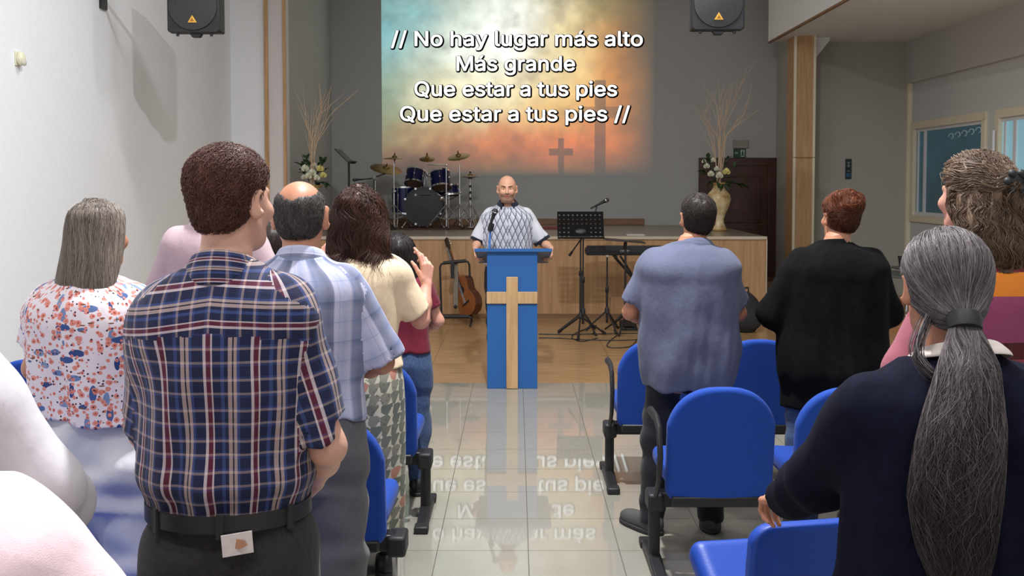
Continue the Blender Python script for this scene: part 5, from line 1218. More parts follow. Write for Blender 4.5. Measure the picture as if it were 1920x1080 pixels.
            if cvfn: cs = cvfn(sv, cs)
            parts.append((sv, sf)); cvs.append(cs)
        for S, rr in (more or []):
            sv, sf = strands(S, rr, sides=sides); parts.append((sv, sf)); cs = np.repeat(RNG.uniform(.1, .95, len(S)), S.shape[1]*sides); cvs.append(cvfn(sv, cs) if cvfn else cs)
        V, Fq = merge(parts); me = mesh_np(name, s.w_(V.astype(f32)), Fq); setf(me, 'cv', np.clip(np.concatenate(cvs), 0, 1))
        o = link(name, me, mat, s.root)
        if label: o['label'] = label
        return o
def unit(v): return v/(np.linalg.norm(v, axis=-1, keepdims=True)+1e-9)
def short_hair(tt=.020, ts=.007, front=.018, nape=-.074, slope=.9, fade=.0015, ears=True):
    def f(Q):
        z = Q[:, 2]; th = np.interp(z, [-.09, -.05, .0, .09], [fade, ts*.7, ts, tt]).astype(f32)
        d = el(Q, (0, -.015, .03), (.075, .096, .086)); d = sm(d, el(Q, (0, -.028, -.035), (.056, .066, .055)), .04)-th
        X = Q.copy(); X[:, 0] = np.abs(X[:, 0])
        d = sM(d, (Q[:, 1]-front-slope*np.maximum(z-.02, 0)), .02)
        d = sM(d, -(z-nape)+.9*np.maximum(Q[:, 1]+.06, 0), .016)
        if ears: d = sM(d, -el(X, (.09, -.004, -.012), (.034, .027, .043)), .006)
        return d.astype(f32)
    return f
HB = (np.array([-.15, -.17, -.16]), np.array([.15, .13, .16]))
# ------------------------------------------------------------------ the congregation
SK = dict(fair=skin_mat('fair_skin', srgb(214, 164, 142)), tan=skin_mat('tan_skin', srgb(186, 128, 100)), brown=skin_mat('brown_skin', srgb(156, 102, 78)), rosy=skin_mat('rosy_skin', srgb(206, 150, 130)))
HM = dict(brown=hair_mat('short_brown_hair', [(0, srgb(50, 29, 26)), (.5, srgb(86, 52, 44)), (1, srgb(124, 80, 66))], .55), grey=hair_mat('long_grey_hair', [(0, srgb(74, 66, 60)), (.5, srgb(118, 106, 96)), (1, srgb(166, 154, 144))]),
    salt=hair_mat('salt_pepper_hair', [(0, srgb(38, 34, 34)), (.5, srgb(70, 64, 62)), (1, srgb(120, 112, 108))], .55), dark=hair_mat('dark_brown_hair', [(0, srgb(28, 15, 12)), (.55, srgb(58, 33, 26)), (1, srgb(98, 58, 42))]),
    black=hair_mat('black_hair', [(0, srgb(14, 11, 11)), (1, srgb(40, 32, 30))]), near=hair_mat('near_black_hair', [(0, srgb(24, 19, 18)), (1, srgb(58, 46, 40))], .5), auburn=hair_mat('auburn_hair', [(0, srgb(42, 20, 14)), (.5, srgb(92, 46, 26)), (1, srgb(146, 82, 46))]),
    curl=hair_mat('greying_brown_hair', [(0, srgb(48, 36, 28)), (.5, srgb(100, 78, 60)), (1, srgb(164, 140, 118))]), pony=hair_mat('grey_streaked_hair', [(0, srgb(34, 28, 29)), (.45, srgb(76, 67, 69)), (1, srgb(164, 154, 156))]))
M_shoeb = plain('black_leather', (.012, .012, .012), .4); M_sole = plain('dark_rubber', (.02, .02, .022), .7); M_shoeg = plain('grey_suede', srgb(70, 68, 66), .8, bump=.1)
def plaid(t, uv):
    x, y, _ = t.sep(uv); P = .098
    navy, blue, beige, red, white, blk = srgb(24, 30, 62), srgb(56, 72, 124), srgb(178, 156, 150), srgb(98, 22, 38), srgb(206, 190, 192), srgb(12, 14, 30)
    wp = t.ramp(fract(t, x, P, .006), [(0, white), (.035, red), (.135, white), (.17, navy), (.34, blue), (.42, navy), (.5, beige), (.585, blk), (.615, beige), (.68, blue), (.74, navy), (.97, white)], 'CONSTANT')
    wf = t.ramp(fract(t, y, P*.66, .01), [(0, navy), (.26, blue), (.34, beige), (.42, navy), (.5, blk), (.54, navy), (.78, beige), (.86, blue), (.93, navy)], 'CONSTANT')
    tw = t.math('FRACT', t.math('MULTIPLY', t.math('ADD', x, y), 260)); k = t.math('ADD', .26, t.math('MULTIPLY', t.math('GREATER_THAN', tw, .5), .16))
    return t.mix(k, wp, wf)
def check(t, uv):
    x, y, _ = t.sep(uv); a, b, c, d = srgb(164, 170, 198), srgb(116, 126, 160), srgb(68, 75, 98), srgb(192, 190, 212)
    wp = t.ramp(fract(t, x, .135, .034), [(0, c), (.1, srgb(84, 90, 116)), (.14, d), (.4, a), (.62, d), (.72, b), (.98, c)])
    wf = t.ramp(fract(t, y, .125, .0), [(0, a), (.3, d), (.5, b), (.54, a), (.8, d), (1, a)]); ln = t.math('LESS_THAN', fract(t, x, .0675, .0), .018); l2 = t.math('LESS_THAN', fract(t, y, .0625, .0), .02)
    return t.mix(t.math('MULTIPLY', t.math('MAXIMUM', ln, l2), .55), t.mix(.3, wp, wf), srgb(92, 108, 150))
def vor(t, uv, scale, seed=0, rnd=1):
    m = t.new('ShaderNodeMapping'); t.l(uv, m.inputs[0]); m.inputs['Scale'].default_value = (1, 1, 1); m.inputs['Location'].default_value = (seed*.37, seed*.61, seed)
    d = t.noise(m.outputs[0], scale*1.6, 2); mx = t.mix(.035*6/scale, m.outputs[0], d.outputs['Color'], 'ADD'); v = t.new('ShaderNodeTexVoronoi'); v.inputs['Scale'].default_value = scale; v.inputs['Randomness'].default_value = rnd; t.l(mx, v.inputs['Vector']); return v
def floral(t, uv):
    c = srgb(226, 214, 220)
    def layer(c, scale, seed, th, sel_min, ramp_, stretch=None, rot=0):
        m = t.new('ShaderNodeMapping'); t.l(uv, m.inputs[0]); m.inputs['Rotation'].default_value = (0, 0, rot); m.inputs['Scale'].default_value = stretch or (1, 1, 1)
        v = vor(t, m.outputs[0], scale, seed); s_ = t.sep(v.outputs['Color']); k = t.math('MULTIPLY', t.math('LESS_THAN', v.outputs['Distance'], th), t.math('GREATER_THAN', s_[0], sel_min)); return t.mix(k, c, ramp_(v, s_))
    bl = lambda v, s_: t.ramp(s_[1], [(.15, srgb(44, 66, 122)), (.5, srgb(70, 98, 152)), (.9, srgb(120, 142, 182))]); co = lambda v, s_: t.ramp(v.outputs['Distance'], [(.05, srgb(96, 30, 38)), (.14, srgb(196, 92, 80)), (.3, srgb(222, 150, 136)), (.42, srgb(214, 120, 108))])
    c = layer(c, 40, 3, .38, .62, bl, (1, .42, 1), .6); c = layer(c, 36, 5, .38, .66, bl, (.45, 1.0, 1), .5)
    c = layer(c, 54, 7, .44, .50, co); c = layer(c, 70, 11, .38, .5, co); c = layer(c, 84, 12, .26, .6, lambda v, s_: srgb(74, 44, 66)); return layer(c, 40, 15, .16, .5, lambda v, s_: srgb(120, 80, 60), (.5, 1.6, 1), .4)
def petals(t, uv):
    x, y, _ = t.sep(uv); c = srgb(184, 178, 160)
    v = vor(t, uv, 22, 2, .3); sel = t.sep(v.outputs['Color'])
    m = t.new('ShaderNodeVectorMath'); m.operation = 'SUBTRACT'; 
    t.l(uv, m.inputs[0]); t.l(v.outputs['Position'], m.inputs[1]); q = t.sep(m.outputs[0]); an = t.math('ARCTAN2', q[1], q[0]); pet = t.math('ABSOLUTE', t.math('COSINE', t.math('MULTIPLY', an, 4)))
    pm = t.math('MULTIPLY', t.math('GREATER_THAN', pet, .55), t.math('LESS_THAN', v.outputs['Distance'], .62)); c = t.mix(pm, c, t.ramp(sel[0], [(.0, srgb(104, 106, 96)), (.5, srgb(124, 122, 110)), (.74, srgb(166, 116, 100)), (.84, srgb(92, 98, 90))], 'CONSTANT'))
    v2 = vor(t, uv, 60, 9); g = t.math('LESS_THAN', v2.outputs['Distance'], .22); return t.mix(t.math('MULTIPLY', g, .7), c, srgb(74, 84, 70))
def argyle(t, uv):
    x, y, _ = t.sep(uv); base = srgb(182, 184, 194); s = .05; a = t.math('ABSOLUTE', t.math('SUBTRACT', t.math('FRACT', t.math('ADD', t.math('DIVIDE', x, s), t.math('DIVIDE', y, s*2.3))), .5)); b = t.math('ABSOLUTE', t.math('SUBTRACT', t.math('FRACT', t.math('SUBTRACT', t.math('DIVIDE', x, s), t.math('DIVIDE', y, s*2.3))), .5))
    l = t.math('LESS_THAN', t.math('MINIMUM', a, b), .085); ax = t.math('ABSOLUTE', x); inside = t.math('GREATER_THAN', ax, .34)
    z = t.sep(t.attr('cloth'))[2]; body = t.math('LESS_THAN', z, .5)
    cell = t.mix(.35, base, t.ramp(t.math('FRACT', t.math('ADD', t.math('DIVIDE', x, s), t.math('DIVIDE', y, s*2.3))), [(.2, srgb(206, 206, 214)), (.8, srgb(140, 142, 156))]))
    c = t.mix(t.math('MULTIPLY', l, .85), cell, srgb(58, 58, 76)); k = t.math('MULTIPLY', t.math('GREATER_THAN', ax, .262), body); return t.mix(k, t.mix(t.math('LESS_THAN', z, .5), srgb(196, 197, 204), srgb(196, 197, 204)), c)
def bands(t, uv):
    y = t.sep(uv)[1]; return t.ramp(t.math('MULTIPLY', y, .5), [(0, srgb(150, 84, 96)), (.575, srgb(140, 62, 74)), (.6, srgb(78, 20, 30)), (.625, srgb(140, 62, 98)), (.685, srgb(208, 120, 36)), (.716, srgb(104, 24, 38)), (.78, srgb(124, 30, 44))], 'CONSTANT')
CM = dict(plaid=cloth_mat('navy_plaid', plaid), check=cloth_mat('blue_check', check), floral=cloth_mat('floral_cotton', floral), petals=cloth_mat('petal_skirt', petals), argyle=cloth_mat('argyle_knit', argyle, fold=.2), bands=cloth_mat('striped_knit', bands), pink=cloth_mat('pink_shirt', solid(srgb(188, 162, 168), .03)), yellow=cloth_mat('pale_yellow_jersey', solid(srgb(228, 204, 172), .03), fold=.35), maroon=cloth_mat('maroon_cotton', solid(srgb(110, 26, 46))),
    blue=cloth_mat('blue_grey_jersey', solid(srgb(92, 96, 119), .08, 120), fold=.4), black=cloth_mat('black_knit', solid((.0045, .0045, .005), .3), .95, .2, 0), navy=cloth_mat('navy_knit', solid((.0055, .006, .016), .25), .95, .2, 0), white=cloth_mat('white_gauze', solid(srgb(204, 198, 204), .03), fold=.3), rose=cloth_mat('pale_pink_cotton', solid(srgb(246, 216, 222), .02), fold=.3), collar=cloth_mat('navy_collar', solid(srgb(24, 26, 44))), cream=cloth_mat('cream_cotton', solid(srgb(228, 214, 208), .03)), bluecuff=cloth_mat('navy_trim', solid(srgb(20, 22, 36))),
    wpants=cloth_mat('white_trousers', solid(srgb(206, 204, 208), .02), fold=.3), gpants=cloth_mat('grey_trousers', solid(srgb(92, 90, 94), .06), fold=.5), bjean=cloth_mat('black_denim', solid(srgb(40, 37, 37), .25, 60), fold=.5), jean=cloth_mat('blue_denim', solid(srgb(58, 78, 112), .25, 60), fold=.5), dtrous=cloth_mat('dark_trousers', solid(srgb(26, 27, 34), .1), fold=.4))
HEAD_LO, HEAD_HI = HB
DOWN = np.array([0, 0, -1.], f32)

# --- man in the navy plaid shirt
p = Person(424, 2.1, 0, 1.75, 'person with short brown hair in a navy and beige plaid shirt, back turned', [(.76, .15, .125, 0), (.86, .172, .135, -.012), (.95, .166, .125, -.005), (1.0, .172, .128, 0), (1.03, .186, .14, 0), (1.10, .190, .142, .0), (1.20, .194, .14, -.005), (1.30, .200, .138, -.012), (1.37, .204, .13, -.016), (1.42, .186, .115, -.018), (1.455, .145, .094, -.018), (1.485, .098, .075, -.014), (1.515, .064, .064, -.008)], SK['fair'],
    head_s=.93, head=dict(yaw=-22, c=(.008, .012, 1.636)), arms=dict(R=dict(E=(.222, -.02, 1.10), W=(.165, .135, .985), d=(-.5, .6, -.35), n=(-.6, -.3, -.5), curl=(.8, .9, .9, .9)), L=dict(E=(-.205, .06, 1.115), W=(-.12, .215, 1.0), d=(.8, .4, -.2), n=(.3, -.8, 0), curl=(.6,)*4)), res=.0085, headres=.004, sh_r=.062, ear=1.05)
p.body()
p.garment('shirt', CM['plaid'], .975, .93, sr=(.02, .03), wrk=.0065, wseed=3, yoke=1.368, neck=(.862, .25), res=.0075, hem_wave=.008)
p.trousers(CM['bjean'], .985, (.11, .088, .068), wrk=.004)
p.collar(CM['plaid'], (.066, .070), .030, .042, cz=1.478, out=.018, tilt=.42)
def band(a, b, cy, z0, z1, n=48, th=.004):
    m = MB(); rows = [(0, z0), (th, z0), (th, z1), (0, z1)]; vs = [((a+o)*math.sin(q), cy-(b+o)*math.cos(q), z) for q in [2*math.pi*k/n for k in range(n)] for o, z in rows]
    return m.add(vs, [(k*4+j, k*4+(j+1) % 4, ((k+1) % n)*4+(j+1) % 4, ((k+1) % n)*4+j) for k in range(n) for j in range(4)])
band(.176, .136, -.007, .952, .988).build('belt', M_shoeb, p.root)
for a in (-.75, .12, 1.0): MB().box((.182*math.sin(a), -.007-.142*math.cos(a), .968), (.014, .006, .052), rotm(0, 0, a)).build('belt_loop', CM['bjean'], p.root)
m = MB(); m.box((.058, -.146, .932), (.062, .004, .046), rotm(.05, -.07, .3)); pt = m.build('jeans_patch', plain('patch_paper', srgb(214, 202, 200), .6), p.root); pt['label'] = 'white patch on the jeans waistband'
MB().prism([(-.016, -.008), (.0, -.012), (.018, -.004), (.012, .006), (-.006, .01)], (0, -.0012, 0), (.062, -.1478, .934)).build('patch_print', plain('patch_tan', srgb(176, 128, 96), .6), pt)
sh = short_hair(.021, .005, .016, -.07)
p.hair(HM['brown'], sh, *HB, res=.0045, n=9000, r=.0007, steps=4, step=.0055, depth=(.000, .004), follow=.55, jit=.45, dirfn=lambda P, t: DOWN*.8+np.array([0, -.5, .1], f32)+unit(P)*.35)
p.shoes(M_shoeb, M_sole)

# --- woman in the floral blouse
p = Person(176, 2.97, -6, 1.62, 'person with long straight grey hair in a white floral blouse and white trousers', torso_table(1.62, .192, .19, .185, .205, .14, .14, .15), SK['tan'], head=dict(yaw=-4, c=(.006, .015, 1.512)),
    arms=dict(L=dict(E=(-.222, .03, 1.09), W=(-.13, .2, 1.0)), R=dict(E=(.215, .03, 1.09), W=(.13, .2, 1.0))), res=.009, head_s=.9)
p.body(); p.garment('blouse', CM['floral'], .955, .62, sr=(.022, .03), inset=-.010, wrk=.005, puff=(.075, .075, .06)); p.trousers(CM['wpants'], 1.02, (.112, .1, .085), inset=.006, wrk=.008)
Tl = smooth_table([(-.285, .022, .018, -.108), (-.25, .058, .032, -.105), (-.21, .088, .042, -.098), (-.165, .102, .052, -.085), (-.11, .1, .07, -.062), (-.03, .092, .096, -.03), (.05, .084, .104, -.016), (.09, .070, .092, -.014), (.115, .042, .055, -.014), (.128, .012, .015, -.014)])
lh = lambda Q: sM(prof(Q, Tl, p=2.1), Q[:, 1]-np.where(Q[:, 2] > .03, .035+.8*(Q[:, 2]-.03), .035-.25*np.maximum(.03-Q[:, 2], 0)), .02).astype(f32)
p.hair(HM['grey'], lh, (-.15, -.18, -.34), (.15, .14, .16), res=.006, n=5200, r=.0011, steps=28, step=.0145, depth=(-.003, .005), root=lambda V: V[:, 2] > -.04, dirfn=lambda P, t: DOWN+np.stack([np.where(P[:, 2] < -.15, np.clip(2.2*P[:, 0], -.3, .3), .8*P[:, 0])+.12*np.sin(P[:, 2]*30+P[:, 0]*60), -.2+0*P[:, 0], 0*P[:, 0]], 1), jit=.12, zfree=-.2, cut=(.5, .84))
p.shoes(M_shoeg, M_sole)

# --- man in the pink shirt
p = Person(404, 4.0, 0, 1.77, 'person in a plain pink shirt hidden behind the head of the man in plaid', torso_table(1.77, .215, .2, .19, .19), SK['fair'], head=dict(c=(.045, .015, 1.628)), arms=dict(L=dict(E=(-.262, .0, 1.16), W=(-.17, .2, 1.07)), R=dict(E=(.262, .0, 1.16), W=(.17, .2, 1.07))), res=.011, headres=.006)
p.body(); p.garment('shirt', CM['pink'], .88, 1.95, sr=(.02, .022, .014)); p.trousers(CM['dtrous'], .95); p.collar(CM['pink'], (.06, .064), .034, .05); p.hair(HM['near'], short_hair(), *HB, res=.006, n=1500, steps=4, step=.006, follow=.5, dirfn=lambda P, t: DOWN+unit(P)*.3); p.shoes(M_shoeb, M_sole)

# --- balding man in the checked shirt
p = Person(566, 3.05, 2, 1.68, 'balding grey-haired person in a pale blue and grey checked shirt', torso_table(1.68, .205, .2, .185, .18, .14, .13, .13, .01), SK['tan'], head=dict(yaw=0, c=(-.008, .02, 1.567), pitch=-4), arms=dict(R=dict(E=(.248, .02, 1.10), W=(.14, .2, 1.03)), L=dict(E=(-.235, .03, 1.12), W=(-.13, .22, 1.03))), res=.009, ear=1.15, head_s=.98, sh_r=.06)
def baldtint(Q, C): C[:, :3] *= np.where((Q[:, 2:3] > .05), np.array([1.0, .97, .95]), 1)
p.body(baldtint); p.garment('shirt', CM['check'], .93, .97, sr=(.02, .036), inset=-.006, wrk=.006, wseed=9, neck=(.862, .25), hem_wave=.01); p.trousers(CM['gpants'], 1.0, (.112, .096, .08), inset=.004, wrk=.006); p.collar(CM['check'], (.066, .070), .028, .042, cz=1.432, out=.018)
side = lambda Q: sM(short_hair(.003, .006, .02, -.08)(Q), -(np.sqrt((Q[:, 0]/.060)**2+((Q[:, 1]+.03)/.1)**2+((Q[:, 2]-.118)/.088)**2)-1)*.06, .02).astype(f32)
p.hair(HM['salt'], side, *HB, res=.0045, n=7000, r=.0006, steps=4, step=.005, depth=(0, .003), follow=.6, jit=.4, dirfn=lambda P, t: DOWN+np.array([0, -.3, 0], f32)+unit(P)*.25); p.shoes(M_shoeb, M_sole)

# --- woman in the yellow blouse
p = Person(674, 4.08, 0, 1.63, 'person with shoulder-length dark brown hair in a pale yellow blouse, one hand raised', torso_table(1.63, .19, .18, .165, .2, .13, .12, .14), SK['rosy'], head=dict(c=(.0, .015, 1.535), yaw=-5), arms=dict(R=dict(E=(.252, .05, 1.085), W=(.272, .12, 1.225), d=(.02, .12, 1), n=(-.75, .65, 0), curl=(.25, .55, .8, .9), spread=.22, tout=.55, tdir=(-.8, -.3, 0)), L=dict(E=(-.235, .08, 1.09), W=(-.2, .15, 1.26), d=(.02, .1, 1), n=(.75, .65, 0), curl=(.2, .3, .4, .5), tdir=(.8, 0, 0))), res=.009)
p.body(); p.garment('blouse', CM['yellow'], .905, .86, sr=(.016, .02), inset=.0, wrk=.004, puff=(.072, .07, .072))
p.skirt(CM['petals'], [(.14, .185, .16, 0), (.4, .19, .165, 0), (.7, .2, .16, -.005), (.85, .19, .15, -.01), (.96, .165, .12, 0)])
Tm = smooth_table([(-.24, .06, .04, -.075), (-.2, .115, .062, -.065), (-.14, .136, .085, -.045), (-.05, .130, .108, -.025), (.03, .116, .116, -.016), (.08, .095, .105, -.014), (.115, .06, .07, -.012), (.14, .015, .02, -.012)])
mh = lambda Q: sM(prof(Q, Tm, p=2.0), Q[:, 1]-np.where(Q[:, 2] > .03, .035+.8*(Q[:, 2]-.03), .035), .02).astype(f32)
def wavy(P, t, a=.5, f=60): return DOWN+np.stack([a*np.sin(P[:, 2]*f+P[:, 1]*40), a*np.cos(P[:, 2]*f*.8+P[:, 0]*40)-.1, 0*P[:, 0]], 1)
p.hair(HM['dark'], mh, (-.17, -.17, -.28), (.17, .16, .18), res=.007, n=5000, r=.0011, steps=20, step=.015, depth=(-.004, .012), root=lambda V: V[:, 2] > -.08, dirfn=lambda P, t: wavy(P, t, .75, 48), jit=.3, bump=.006, zfree=-.15, cut=(.6, 1)); p.shoes(M_shoeb, M_sole)

# --- child in maroon
p = Person(754, 5.14, 0, 1.40, 'small person with black hair, maroon top and jeans beyond the yellow blouse', torso_table(1.40, .16, .145, .135, .145, .1, .09, .1, neck=.045), SK['rosy'], head=dict(c=(-.02, .01, 1.285)), arms=dict(R=dict(E=(.19, .02, .93), W=(.12, .16, .86)), L=dict(E=(-.18, .02, .93), W=(-.12, .16, .86))), res=.0105, headres=.006, head_s=.9, sh_r=.045, arm_r=.8)
p.body(); p.garment('top', CM['maroon'], .77, .6, sr=(.014, .02), inset=-.006); p.trousers(CM['jean'], .82, (.085, .066, .056)); Ts = smooth_table([(-.27, .1, .04, -.08), (-.2, .125, .06, -.07), (-.1, .125, .085, -.045), (0, .108, .11, -.02), (.07, .09, .105, -.014), (.11, .06, .07, -.012), (.132, .015, .02, -.012)])
ch = lambda Q: sM(prof(Q, Ts, p=2.1), Q[:, 1]-np.where(Q[:, 2] > .03, .035+.8*(Q[:, 2]-.03), .035), .02).astype(f32)
p.hair(HM['black'], ch, (-.17, -.17, -.32), (.17, .16, .17), res=.008, n=1200, r=.0014, steps=16, step=.02, root=lambda V: V[:, 2] > -.05, dirfn=lambda P, t: DOWN+0*P, jit=.15); p.shoes(M_shoeb, M_sole)
# --- small figure between the plaid and the checked shirt
p = Person(500, 5.14, 0, 1.46, 'small dark-haired person glimpsed between the plaid and the checked shirts', torso_table(1.46, .165, .15, .14, .145, .1, .09, .1, neck=.048), SK['rosy'], head=dict(c=(.035, .01, 1.335)), res=.012, headres=.007, head_s=.9, sh_r=.045, arm_r=.8)
p.body(); p.garment('shirt', CM['cream'], .8, .7, sr=(.014, .02)); p.trousers(CM['dtrous'], .84, (.085, .066, .056)); p.hair(HM['near'], short_hair(.03, .02, .02, -.1), *HB, res=.008, n=800, steps=5, step=.008, follow=.6, dirfn=lambda P, t: DOWN+0*P); p.shoes(M_shoeb, M_sole)

# --- preacher facing us
def facetint(Q, C):
    x, y, z = np.abs(Q[:, 0]), Q[:, 1], Q[:, 2]; fr = y > .045
    def m(cond, col, k=1): C[cond, :3] = C[cond, :3]*(1-k)+np.array(col)*k*np.ones(3)
    st = np.clip((y-.025)/.03, 0, 1)*np.clip((-.03-z-.25*np.maximum(x-.02, 0)+.35*np.maximum(x-.035, 0))/.014, 0, 1)*np.clip((.14+z)/.02, 0, 1)*np.clip(1-np.exp(-((x/.016)**2+((z+.03)/.01)**2)), 0, 1); C[:, :3] *= 1-st[:, None]*np.array([.42, .40, .36])
    C[fr & (((x-.031)/.021)**2+((z-.0275-.12*(x-.02))/.0062)**2 < 1), :3] = np.array([.16, .12, .1])
    e = fr & (((x-.031)/.0125)**2+((z-.008)/.0048)**2 < 1); C[e, :3] = np.array([1.0, 1.15, 1.2]); C[fr & (((x-.031)/.0052)**2+((z-.008)/.0052)**2 < 1), :3] = np.array([.08, .07, .07])
    C[fr & ((x/.024)**2+((z+.0575)/.010)**2 < 1), :3] = np.array([.72, .42, .42]); C[fr & ((x/.022)**2+((z+.0572)/.0022)**2 < 1), :3] = np.array([.2, .1, .1])
YP = 8.27; Xp = (952-968)*YP/1800
def pl(px, py, Y): q = at(px, py, Y); return np.array([-(q.x-Xp), -(q.y-YP), q.z])
wr_, wl_ = pl(893, 466, 8.0), pl(1032, 466, 8.0)
p = Person(952, YP, 180, 1.73, 'bald bearded person facing us behind the lectern in a grey diamond-patterned polo shirt', torso_table(1.73, .222, .222, .205, .19, .135, .13, .125), skin_mat('warm_skin', srgb(198, 148, 120)), head=dict(c=(.005, .03, 1.617), pitch=-3),
    arms=dict(R=dict(E=(.262, .0, 1.15), W=tuple(wr_+np.array([.008, 0, .0])), d=(-.05, .55, -.75), n=(-1, .1, -.1), curl=(.75, .85, .9, .9), tdir=(0, .6, .8)), L=dict(E=(-.312, .0, 1.15), W=tuple(wl_+np.array([-.008, 0, 0])), d=(.05, .55, -.75), n=(1, .1, -.1), curl=(.75, .85, .9, .9), tdir=(0, .6, .8))), res=.009, headres=.0034, sh_r=.06)
p.body(facetint); p.garment('polo_shirt', CM['argyle'], .97, .93, sr=(.020, .028), wrk=.004, inset=-.004, res=.008, wseed=14)
for k in 'LR':
    S, E = p.arms[k][:2]; ax = (E-S)/np.linalg.norm(E-S); L = np.linalg.norm(E-S)*.93
    MB().lathe([(.05, -.022), (.078, -.022), (.078, .006), (.05, .006)], tuple(S+ax*L), 24, tuple(ax), cap=False).build('sleeve_cuff', CM['bluecuff'], p.root)
p.collar(CM['collar'], (.066, .070), .03, .062, gap=1.0, cz=1.488, out=.030, back=0, thick=.006); p.trousers(CM['dtrous'], .95); p.shoes(M_shoeb, M_sole)
MB().box((-.19, .06, 1.05), (.04, .07, .09), rotm(0, 0, .4)).build('belt_pouch', M_blackp, p.root, bevel=.01)

# --- man in the blue polo shirt
p = Person(1292, 4.52, 0, 1.615, 'heavy-set person with short black hair in a blue-grey polo shirt and dark trousers', torso_table(1.615, .225, .222, .222, .215, .155, .16, .15), SK['tan'], head=dict(c=(.045, .02, 1.508), yaw=4, pitch=6), arms=dict(L=dict(E=(-.268, .04, 1.06), W=(-.18, .22, 1.0)), R=dict(E=(.25, .06, 1.05), W=(.13, .24, 1.0))), legs=dict(L=dict(A=(-.165, .02, .075)), R=dict(A=(.125, .05, .075))), res=.009, ear=1.1, sh_r=.062)
p.body(); p.garment('polo_shirt', CM['blue'], .715, .82, sr=(.018, .026), inset=-.018, wrk=.006, wseed=21); p.trousers(CM['dtrous'], .86, (.088, .078, .06), inset=.014); p.collar(CM['blue'], (.068, .07), .02, .036, cz=1.378, cx=.03, out=.018)
p.hair(HM['near'], short_hair(.016, .008, .02, -.082), *HB, res=.005, n=5000, r=.0007, steps=4, step=.005, depth=(0, .003), follow=.6, jit=.4, dirfn=lambda P, t: DOWN+np.array([0, -.4, 0], f32)+unit(P)*.25); p.shoes(M_shoeg, M_sole, (38, -8))

# --- woman in black
p = Person(1565, 4.5, 6, 1.62, 'person with reddish brown hair pinned up in a black knee-length dress over jeans', torso_table(1.62, .228, .235, .245, .255, .16, .17, .18), SK['tan'], head_s=.9, head=dict(c=(.035, .02, 1.51), yaw=6), arms=dict(L=dict(E=(-.285, .05, 1.06), W=(-.2, .24, 1.0)), R=dict(E=(.28, .03, 1.06), W=(.19, .22, 1.0))), res=.01)
p.body(); p.garment('long_cardigan', CM['black'], .625, 1.95, sr=(.024, .026, .018), inset=-.008, wrk=.005, neck=(.87, .15)); p.trousers(CM['jean'], .8, (.1, .08, .066))
bun = lambda Q: sm(sm(short_hair(.020, .012, .012, -.08)(Q), el(Q, (.012, -.09, .068), (.066, .05, .05)), .02), sm(el(Q, (.05, -.075, .098), (.036, .036, .034)), sm(el(Q, (-.035, -.06, .112), (.042, .04, .028)), el(Q, (.005, -.07, .122), (.035, .035, .028)), .012), .012), .02).astype(f32)
p.hair(HM['auburn'], bun, (-.16, -.2, -.17), (.16, .14, .2), res=.005, n=3600, r=.001, steps=12, step=.008, depth=(-.002, .007), dirfn=lambda P, t: np.where(P[:, 2:3] > .04, np.cross(P-np.array([0, -.07, .08], f32), np.array([.2, -1, .3], f32))*14, (np.array([0, -.08, .07], f32)-P)*10), jit=.5, bump=.004, cvfn=lambda V, c: np.clip(c*.7+.34*np.clip((V[:, 2]-.03)/.06, 0, 1)-.1, 0, 1)); p.shoes(M_shoeb, M_sole)
cl = MB()
for k in range(3): cl.ball(p.w_(np.array([[-.02+.02*k, -.125, .072-.004*k]], f32))[0], .007, 8)
cl.build('hair_clip', M_chrome, p.root)

# --- woman with curly hair in the striped jumper
p = Person(1868, 2.7, 14, 1.74, 'person with half-up curly greying brown hair in a maroon, orange and mauve striped jumper', torso_table(1.74, .205, .2, .19, .21, .14, .13, .15), SK['rosy'], head=dict(c=(-.045, .035, 1.64), yaw=5), arms=dict(L=dict(E=(-.25, .05, 1.15), W=(-.15, .22, 1.08)), R=dict(E=(.25, .05, 1.15), W=(.15, .22, 1.08))), res=.0095, headres=.004, head_s=.92)
p.body(lambda Q, C: facetint_soft(Q, C)) if False else p.body(); p.garment('jumper', CM['bands'], .88, 1.95, sr=(.02, .022, .016), inset=-.004, wrk=.004, neck=(.865, .2)); p.trousers(CM['dtrous'], .95)
Tc = smooth_table([(-.21, .06, .04, -.12), (-.17, .105, .06, -.115), (-.1, .125, .075, -.095), (-.02, .112, .1, -.05), (.05, .094, .112, -.022), (.09, .08, .1, -.014), (.12, .045, .06, -.014), (.134, .012, .02, -.014)])
cu = lambda Q: sM(sm(prof(Q, Tc, p=2.1), el(Q, (0, -.125, .02), (.05, .035, .05)), .03), Q[:, 1]-np.where(Q[:, 2] > .0, -.0+.95*Q[:, 2], -.0), .02).astype(f32)
def curly(P, t): low = P[:, 2:3] < .015; return np.where(low, DOWN*.9+np.stack([.95*np.sin(P[:, 2]*85+P[:, 0]*50+np.floor(P[:, 1]*40)), .95*np.cos(P[:, 2]*85+P[:, 1]*50+np.floor(P[:, 0]*40)), 0*P[:, 0]], 1), (np.array([0, -.15, .035], f32)-P)*9+np.stack([0*P[:, 0], 0*P[:, 0], .25*np.sin(P[:, 1]*70)], 1))
def cucv(V, c): return np.clip(c*.7+.32*np.clip((V[:, 1]+.06)/.1, 0, 1)*np.clip((V[:, 2]-.0)/.08, 0, 1)+.05, 0, 1)
p.hair(HM['curl'], cu, (-.17, -.21, -.25), (.17, .14, .17), res=.0055, n=6500, r=.0010, steps=20, step=.0095, depth=(-.003, .011), dirfn=curly, jit=.16, bump=.007, cvfn=cucv); p.shoes(M_shoeb, M_sole)
cl = MB(); c0 = p.w_(np.array([[.0, -.155, .045]], f32))[0]; cl.ball(c0, .02, 10, (1.6, .6, 1))
